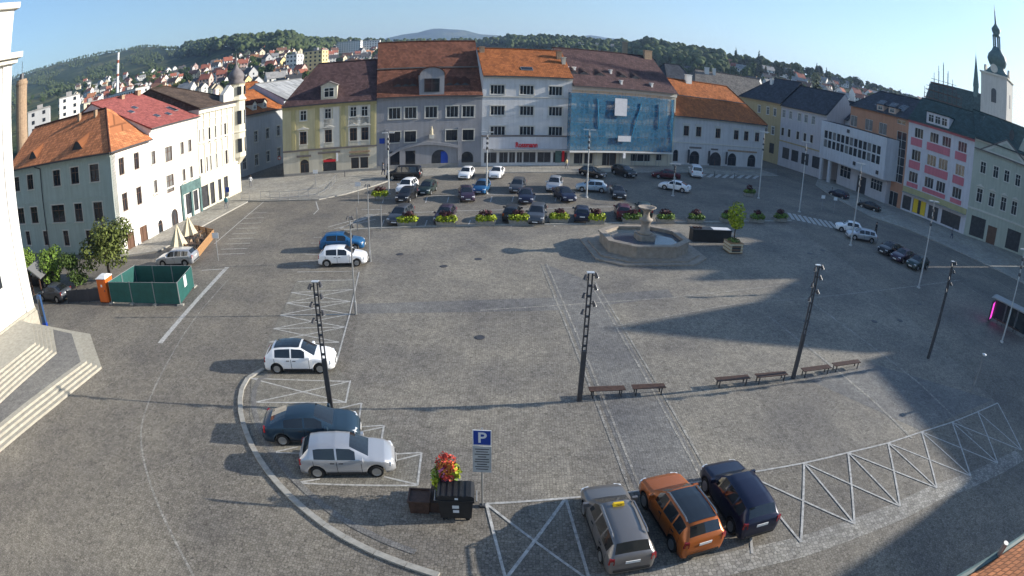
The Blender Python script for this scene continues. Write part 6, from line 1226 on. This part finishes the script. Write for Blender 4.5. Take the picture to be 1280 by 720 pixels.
zt_ = ztop((918, 317), (918, 251)); rr = random.Random(5); MB().tube((0, 0, .9), (0, 0, zt_*.75), .06, n=6).build('trunk', 'bark', o); b = MB(); leaves(b, rr, [(0, 0, zt_*.72, .95, .95, zt_*.26), (.2, .1, zt_*.55, .7, .7, .6)], 800, .14); b.build('crown', 'leaf_lime', o); b = MB(); leaves(b, rr, [(0, 0, 1.15, .65, .65, .2)], 150, .12); b.build('underplanting', 'leaf_bright', o)
x, y = G(889, 303); o = thing('market_stall', 'long low black covered stall with a pale sheet on its top', 'stall', (x, y+.5, 0), R(4)); MB().box(-2.15, 2.15, -.5, .5, 0, 1.2).box(-2.2, 2.2, -.55, .55, 1.2, 1.27).build('cover', 'black_plastic', o); MB().box(.1, 2.1, -.45, .5, 1.272, 1.31).build('sheet', 'tarp', o)
for k in range(3): MB().box(-2.0+k*.35, -1.8+k*.35, -.2, .2, 1.271, 1.42).build('crate', 'wood_bench', o)
# ================================================================ stairs at the white building
st = thing('staircase', 'pale stone staircase in two flights descending from the white building', 'stairs', (0, 0, 0))
lo = [G(*p) for p in ((20, 551), (78, 497), (124, 460), (98, 414))]; up = [G(*p) for p in ((-20, 555), (0, 530), (72, 452), (63, 420))]
def offs(pl, d):                                             # shift polyline to the left side
    out = []
    for i, p in enumerate(pl):
        a = Vector(pl[max(0, i-1)]); b = Vector(pl[min(len(pl)-1, i+1)]); t = (b-a).normalized(); out.append((p[0]-t.y*d, p[1]+t.x*d))
    return out
lo = [(-27.2, 12.0), (-25.9, 18.6), (-25.2, 23.6), (-29.8, 27.6)]; H0 = .16
for k in range(4):
    q = offs(lo, k*.36); poly = ccw(q+[(-45, 27.6+k*.01), (-45, 12.0-k*.01)]); MB().prism(poly, H0*k-.02, H0*(k+1)).build('step', 'stone_step', st)
up = [(-30.2, 10.0), (-30.1, 17.5), (-29.9, 23.4), (-33.6, 26.6)]
MB().prism(ccw(offs(lo, 1.6)+[(-45, 27.5), (-45, 12.1)]), H0*4-.02, H0*4+.006).build('landing', 'cobble_grey', st)
for k in range(6):
    q = offs(up, k*.36); poly = ccw(q+[(-45, 26.7+k*.01), (-45, 9.8-k*.01)]); MB().prism(poly, H0*(4+k)-.01, H0*(5+k)).build('step', 'stone_step', st)
x, y = G(57, 408); o = thing('info_pillar', 'slim dark blue information pillar at the corner of the stairs', 'pillar', (x, y, 0), .2); hh = ztop((57, 408), (50, 368)); mat('pillar_blue', (.03, .07, .16), .4, .1); MB().box(-.22, .22, -.12, .12, 0, hh).build('pillar', 'pillar_blue', o); MB().box(-.24, .24, -.14, .14, 0, .35).build('base', 'blue_sign', o); MB().box(-.16, .16, -.126, -.121, .9, hh-.3).build('panel', 'glass', o)
# ================================================================ building-site fence, toilet
mat('fence_green', (.015, .085, .075), .7, .2, 1.5); mat('toilet_orange', (.62, .13, .02), .5, .1); 
fp = [G(140, 379), G(226, 382), G(243, 359), G(172, 357)]; fn = thing('site_fence', 'green sheeted building-site fence enclosing a small yard', 'fence', (fp[0][0], fp[0][1], 0)); fh = 1.8
for a, b in zip(fp, fp[1:]+fp[:1]):
    L = math.hypot(b[0]-a[0], b[1]-a[1]); n_ = max(1, round(L/2.6)); t = math.atan2(b[1]-a[1], b[0]-a[0])
    for k in range(n_):
        ax, ay = a[0]+(b[0]-a[0])*k/n_-fp[0][0], a[1]+(b[1]-a[1])*k/n_-fp[0][1]; l = L/n_
        p = MB().box(.04, l-.04, -.015, .015, .12, fh).build('fence_panel', 'fence_green', fn, (ax, ay, 0), t); MB().tube((.03, 0, 0), (.03, 0, fh+.05), .025, n=6).tube((l-.03, 0, 0), (l-.03, 0, fh+.05), .025, n=6).tube((.03, 0, fh), (l-.03, 0, fh), .02, n=6).build('panel_frame', 'metal_grey', p)
        MB().box(-.15, .15, -.28, .28, 0, .12).build('foot', 'stone_kerb', fn, (ax, ay, 0), t)
x, y = G(232, 372); MB().box(-.3, .3, -.02, .02, .9, 1.75).build('notice', 'white_sign', fn, ((fp[1][0]*.55+fp[2][0]*.45)-fp[0][0]+.05, (fp[1][1]*.55+fp[2][1]*.45)-fp[0][1], 0), math.atan2(fp[2][1]-fp[1][1], fp[2][0]-fp[1][0]))
rr = random.Random(3)
x, y = (fp[0][0]+fp[2][0])/2, (fp[0][1]+fp[2][1])/2; o = thing('rubble_pile', 'pile of pale rubble and boards inside the green fence', 'rubble', (x, y, 0))
for k in range(26): s = rr.uniform(.2, .5); b = MB(); b.box(-s, s, -s*.7, s*.7, 0, s*.8, rz=rr.uniform(0, 3), top=(.7, .7)); b.build('rubble_block', 'stone_kerb', o, (rr.uniform(-1.8, 1.8), rr.uniform(-.8, .8), 0))
for k in range(8): b = MB().box(-1.3, 1.3, -.12, .12, .45, .5).build('board', 'wood_pale', o, (rr.uniform(-1, 1), rr.uniform(-.8, .8), .1), rr.uniform(-.5, .5))
x, y = G(131, 379); o = thing('portable_toilet', 'orange portable toilet with white roof beside the green fence', 'toilet', (x, y+.55, 0), .05); MB().box(-.55, .55, -.55, .55, .08, 2.05).build('cabin', 'toilet_orange', o); MB().box(-.6, .6, -.6, .6, 2.05, 2.13).box(-.55, .55, -.5, .5, 2.13, 2.3, top=(.6, .5)).build('roof', 'white_sign', o); d = MB().box(-.4, .4, -.58, -.551, .15, 1.95).build('door', 'toilet_orange', o); MB().box(.28, .34, -.62, -.581, 1.0, 1.15).build('handle', 'metal_dark', d); MB().box(-.5, .5, -.5, .5, 0, .08).build('base', 'black_plastic', o); MB().box(-.1, .1, -.584, -.581, 1.4, 1.6).build('door_plate', 'white_sign', d)
# small shelter, low fence, trees on the left
x, y = G(46, 378); o = thing('garden_shelter', 'small timber shelter with pale pitched roof under the trees', 'shelter', (x-1.0, y+1.2, 0), R(20))
for sx in (-1.1, 1.1):
    for sy in (-.8, .8): MB().box(sx-.06, sx+.06, sy-.06, sy+.06, 0, 2.1).build('post', 'wood_bench', o)
MB().xprism([(-1.5, 2.0), (0, 3.1), (1.5, 2.0), (1.5, 2.12), (0, 3.24), (-1.5, 2.12)], -1.2, 1.2).build('roof', 't_tin', o)
a, b = G(86, 379), G(126, 377); o = thing('low_fence', 'dark low site hoarding between the shelter and orange toilet', 'fence', (a[0], a[1], 0), math.atan2(b[1]-a[1], b[0]-a[0])); L = math.hypot(b[0]-a[0], b[1]-a[1])
for k in range(3): MB().box(k*L/3+.02, (k+1)*L/3-.02, -.03, .03, .1, 1.15).build('board_panel', 'frame_dark', o); MB().box(k*L/3-.04, k*L/3+.04, -.05, .05, 0, 1.25).build('post', 'metal_dark', o)
mat('leaf_mixed', (.095, .115, .028), .75, .4, 1.2, spec=.2, island=.5)
nt1 = make_tree('street_tree', 21, 6.2, 2.9, 'leaf_mixed', 4200, .17, 15, low=.24); x, y = G(138, 350); nt1.location = (x, y, 0); tag(nt1, 'yellow-green young tree in front of the green side wall', 'tree')
nt2 = make_tree('street_tree', 22, 4.2, 1.7, 'leaf_bright', 1900, .15, 10, low=.2); x, y = G(74, 362); nt2.location = (x-.5, y, 0); tag(nt2, 'slim bright green tree behind the timber shelter', 'tree')
nt3 = make_tree('street_tree', 23, 4.0, 1.9, 'leaf_bright', 1900, .15, 10, low=.2); x, y = G(38, 352); nt3.location = (x, y, 0); tag(nt3, 'bushy green tree beside the sunlit white building', 'tree')
nt4 = make_tree('street_tree', 24, 3.6, 1.6, 'leaf', 1600, .15, 10, low=.15); x, y = G(95, 360); nt4.location = (x, y, 0); tag(nt4, 'dark green bushy tree between the slim tree and yellow-green tree', 'tree')
# ================================================================ cafe terrace
def parasol(px, py, top, label):
    x, y = G(px, py); H = ztop((px, py), top); o = thing('closed_parasol', label, 'parasol', (x, y, 0)); MB().tube((0, 0, 0), (0, 0, H), .04, n=6).build('pole', 'wood_pale', o); b = MB(); n_ = 12; pr = [(1.0, H*.32), (.72, H*.5), (.42, H*.72), (.16, H*.93), (.05, H)]
    for (r0, z0), (r1, z1) in zip(pr[:-1], pr[1:]):
        for k in range(n_): a0, a1 = 2*math.pi*k/n_, 2*math.pi*(k+1)/n_; f0, f1 = (1, .62) if k % 2 else (.62, 1); b.face([(r0*f0*math.cos(a0), r0*f0*math.sin(a0), z0), (r0*f1*math.cos(a1), r0*f1*math.sin(a1), z0), (r1*f1*math.cos(a1), r1*f1*math.sin(a1), z1), (r1*f0*math.cos(a0), r1*f0*math.sin(a0), z1)])
    b.build('canopy', 'cream_cloth', o)
parasol(225, 318, (221, 281), 'cream parasol over the cafe tables nearer the silver estate car'); parasol(238, 303, (233, 271), 'cream parasol over the cafe tables nearer the turret house')
tf = [G(247, 325), G(268, 298), G(244, 292), G(222, 312)]; o = thing('terrace_fence', 'timber planter fence round the pavement cafe', 'fence', (tf[0][0], tf[0][1], 0))
for a, b in ((tf[0], tf[1]), (tf[1], tf[2]), (tf[0], tf[3])):
    L = math.hypot(b[0]-a[0], b[1]-a[1]); t = math.atan2(b[1]-a[1], b[0]-a[0])
    for k in range(4): MB().box(0, L, -.03, .03, .12+k*.22, .3+k*.22).build('plank', 'wood_pale', o, (a[0]-tf[0][0], a[1]-tf[0][1], 0), t)
    for k in range(int(L/1.5)+1): MB().box(k*1.5-.05, k*1.5+.05, .03, .13, 0, 1.05).build('post', 'wood_bench', o, (a[0]-tf[0][0], a[1]-tf[0][1], 0), t)
TB = [(232, 310), (242, 303), (250, 298), (240, 313), (252, 306)]
for k, p in enumerate(TB):
    x, y = G(*p); o = thing('cafe_table', 'small dark cafe table with chairs inside the timber fence', 'table', (x, y, .0), k*.4, 'cafe tables on the terrace'); MB().lathe([(.38, .7), (.38, .74)], 12).build('table_top', 'wood_bench', o); MB().lathe([(.22, 0), (.05, .05), (.04, .7)], 8).build('stem', 'metal_dark', o)
    for s in (-1, 1):
        c = thing('cafe_chair', 'dark wooden cafe chair at a terrace table', 'chair', (x+s*.65*math.cos(k*.4), y+s*.65*math.sin(k*.4), 0), k*.4+(0 if s < 0 else math.pi), 'cafe chairs on the terrace'); MB().box(-.2, .2, -.2, .2, .42, .46).build('seat', 'brick_stack', c); MB().box(-.22, -.18, -.2, .2, .46, .88).build('backrest', 'brick_stack', c)
        for sx in (-.17, .17):
            for sy in (-.17, .17): MB().box(sx-.02, sx+.02, sy-.02, sy+.02, 0, .42).build('leg', 'wood_bench', c)
# ================================================================ railings, bus shelter
def railing(pts, label):
    w = [G(*p) for p in pts]; o = thing('railing', label, 'railing', (w[0][0], w[0][1], .13)); 
    for a, b in zip(w[:-1], w[1:]):
        L = math.hypot(b[0]-a[0], b[1]-a[1]); t = math.atan2(b[1]-a[1], b[0]-a[0]); q = (a[0]-w[0][0], a[1]-w[0][1], 0); n_ = max(1, round(L/1.6))
        [MB().tube((0, 0, zq), (L, 0, zq), .03, n=6).build('rail', 'metal_grey', o, q, t) for zq in (.25, 1.0)]
        for k in range(n_+1): MB().tube((k*L/n_, 0, 0), (k*L/n_, 0, 1.0), .03, n=6).build('post', 'metal_grey', o, q, t)
railing([(326, 250), (350, 251), (374, 249), (397, 246)], 'grey metal railing along the corner pavement kerb'); railing([(399, 245), (412, 238), (421, 228)], 'grey metal railing curving toward the yellow house'); railing([(302, 252), (312, 252)], 'short grey railing near the turret house'); railing([(914, 217), (970, 219)], 'grey metal railing before the arcaded house corner')
a = G(1236, 402); o = thing('bus_shelter', 'glass bus shelter with flat curved roof and lit pink poster', 'bus shelter', (a[0], a[1], 0), R(-62)); hh = 2.5
mat('pink_poster', (.75, .05, .50), .4, .15, 3, emit=.9); mat('shelter_glass', (.05, .07, .08), .08, .1, 1, trans=.6)
MB().xprism([(-.3, hh), (0, hh+.16), (4.9, hh+.16), (5.2, hh), (4.9, hh+.04), (0, hh+.04)], -.9, .9).build('roof', 'metal_grey', o)
for u in (0, 1.6, 3.2, 4.8): MB().tube((u, .75, 0), (u, .75, hh), .05, n=6).build('post', 'metal_dark', o)
for u in (0, 1.6, 3.2): MB().box(u+.08, u+1.52, .74, .76, .3, hh-.2).build('glass_pane', 'shelter_glass', o)
k = MB().box(-.1, .1, -.75, .55, .25, 2.1).build('poster_case', 'metal_dark', o); MB().box(-.105, -.101, -.65, .45, .4, 2.0).box(.101, .105, -.65, .45, .4, 2.0).build('poster', 'pink_poster', k); MB().box(.6, 4.0, .3, .65, .42, .47).build('seat', 'wood_bench', o)
for u in (1, 3.6): MB().box(u-.04, u+.04, .42, .52, 0, .42).build('seat_leg', 'metal_dark', o)
# ================================================================ bollards
for k, (px, py) in enumerate(((1040, 240), (1060, 248), (1075, 256), (918, 223), (893, 221), (431, 222))):
    x, y = G(px, py); o = thing('bollard', 'short dark bollard at the pavement edge', 'bollard', (x, y, 0), 0, 'dark bollards'); MB().lathe([(.1, 0), (.1, .1), (.06, .14), (.06, .8), (.09, .85), (.02, .95)], 10).build('column', 'metal_dark', o)
# roof corner of the camera's own building
ow = thing('town_hall_roof', 'sunlit orange tiled roof corner with green gutter below the camera', 'building roof', (0, 0, 0))
P0, P1 = at(1205, 722, 11.0), at(1290, 664, 13.0); zz = 9.2
P0 = Vector((*G(1207, 722, zz), zz)); P1 = Vector((*G(1300, 660, zz), zz)); t = (P1-P0).normalized(); P0 -= t*3; P1 += t*6; nn = Vector((t.y, -t.x, 0))
q0, q1 = P0+nn*5+Vector((0, 0, 3)), P1+nn*5+Vector((0, 0, 3)); L = (P1-P0).length
solid_sheet([([tuple(P0), tuple(q0), tuple(q1), tuple(P1)], [(0, 0), (0, 6), (L, 6), (L, 0)])], .14).build('tile_slope', 't_near', ow)
MB().tube(P0-nn*.08-Vector((0, 0, .05)), P1-nn*.08-Vector((0, 0, .05)), .09, n=8).build('gutter', 'copper_green', ow); b = MB(); a_, b_ = P0+nn*.5, P1+nn*.5; c_, d_ = q1, q0; b.face([(a_.x, a_.y, 0), (b_.x, b_.y, 0), (b_.x, b_.y, zz), (a_.x, a_.y, zz)]); b.face([(b_.x, b_.y, 0), (c_.x, c_.y, 0), (c_.x, c_.y, zz+2.5), (b_.x, b_.y, zz)]); b.face([(d_.x, d_.y, 0), (a_.x, a_.y, 0), (a_.x, a_.y, zz), (d_.x, d_.y, zz+2.5)]); b.build('wall', 'w_cream', ow)
c = P0+t*4.2-nn*.05; MB().tube(c+Vector((0, 0, 0)), c+Vector((0, 0, .3)), .07, n=8).build('vent_cap', 'metal_grey', ow)
haze_box()
# ================================================================ people
def person(px, py, top, shirt, trousers, label, walk=.25, rz=0, bag=False):
    x, y = G(px, py); o = thing('person', label, 'person', (x, y, .0 if py > 224 else .13), rz, 'pedestrians')
    V = [(0, 0, .95), (0, 0, 1.15), (0, 0, 1.38), (0, 0, 1.5), (0, .02, 1.6), (0, .02, 1.72), (.1, 0, .9), (.11, walk, .5), (.11, walk*.8, .08), (.11, walk*.8+.14, .04), (-.1, 0, .9), (-.11, -walk*.6, .5), (-.11, -walk*1.2, .1), (-.11, -walk*1.2+.13, .05), (.19, 0, 1.4), (.26, -.08, 1.12), (.25, .06, .9), (-.19, 0, 1.4), (-.26, .08, 1.12), (-.25, .2, .92)]
    E_ = [(0, 1), (1, 2), (2, 3), (3, 4), (4, 5), (0, 6), (6, 7), (7, 8), (8, 9), (0, 10), (10, 11), (11, 12), (12, 13), (2, 14), (14, 15), (15, 16), (2, 17), (17, 18), (18, 19)]
    rad = [.15, .14, .17, .06, .09, .085, .1, .075, .05, .04, .1, .075, .05, .04, .07, .055, .04, .07, .055, .04]
    me = bpy.data.meshes.new('body'); me.from_pydata(V, E_, []); ob = bpy.data.objects.new('tmp', me); COL.objects.link(ob); md = ob.modifiers.new('s', 'SKIN'); sv_ = me.skin_vertices[0].data
    for i, r_ in enumerate(rad): sv_[i].radius = (r_, r_*.8 if i < 3 else r_)
    sv_[0].use_root = True; md2 = ob.modifiers.new('u', 'SUBSURF'); md2.levels = 1; md2.render_levels = 1
    bpy.context.view_layer.update(); m2 = bpy.data.meshes.new_from_object(ob.evaluated_get(bpy.context.evaluated_depsgraph_get())); bpy.data.objects.remove(ob)
    for mt in (shirt, trousers, 'skin', 'hair'): m2.materials.append(M[mt])
    for p in m2.polygons:
        c = p.center; p.use_smooth = True; p.material_index = 1 if c.z < .95 else (0 if c.z < 1.5 and not (abs(c.x) > .2 and c.z < .98) else (2 if c.z < 1.68 and c.y > -.01 else 3))
    link('body', m2, o); h = MB(); h.lathe([(.02, 1.62), (.1, 1.66), (.105, 1.74), (.07, 1.82), (.01, 1.84)], 10, (0, 0)); h.build('hair', 'hair', o, smooth=True)
    if bag: MB().box(.22, .32, .0, .2, .55, .85).build('bag', 'black_plastic', o)
mat('skin', (.50, .30, .22), .6, .08); mat('hair', (.05, .035, .025), .7, .2, 9)
for nm, c in dict(c_beige=(.50, .40, .22), c_white=(.70, .70, .70), c_navy=(.03, .04, .09), c_black=(.02, .02, .022), c_grey=(.18, .18, .19), c_teal=(.06, .22, .25)).items(): mat(nm, c, .85, .15, 5)
person(708, 212.5, None, 'c_beige', 'c_grey', 'person in a beige jacket walking before the white shop house', .25, R(60)); person(313.5, 234, None, 'c_white', 'c_grey', 'person in white standing by the mouth of the side street', .1, R(20)); person(479, 220, None, 'c_grey', 'c_navy', 'person in grey with a bag beside the black van', .2, R(-60), True); person(485, 222, None, 'c_black', 'c_white', 'person in black with pale trousers beside the black van', .15, R(-40)); person(1189, 299, None, 'c_grey', 'c_navy', 'person in grey by the pink striped house shops', .2, R(-120)); person(1094, 294, None, 'c_black', 'c_black', 'person in black standing beside the silver car', .1, R(90)); person(283, 262, None, 'c_teal', 'c_grey', 'person in teal on the left pavement by the blue sign', .15, 0)
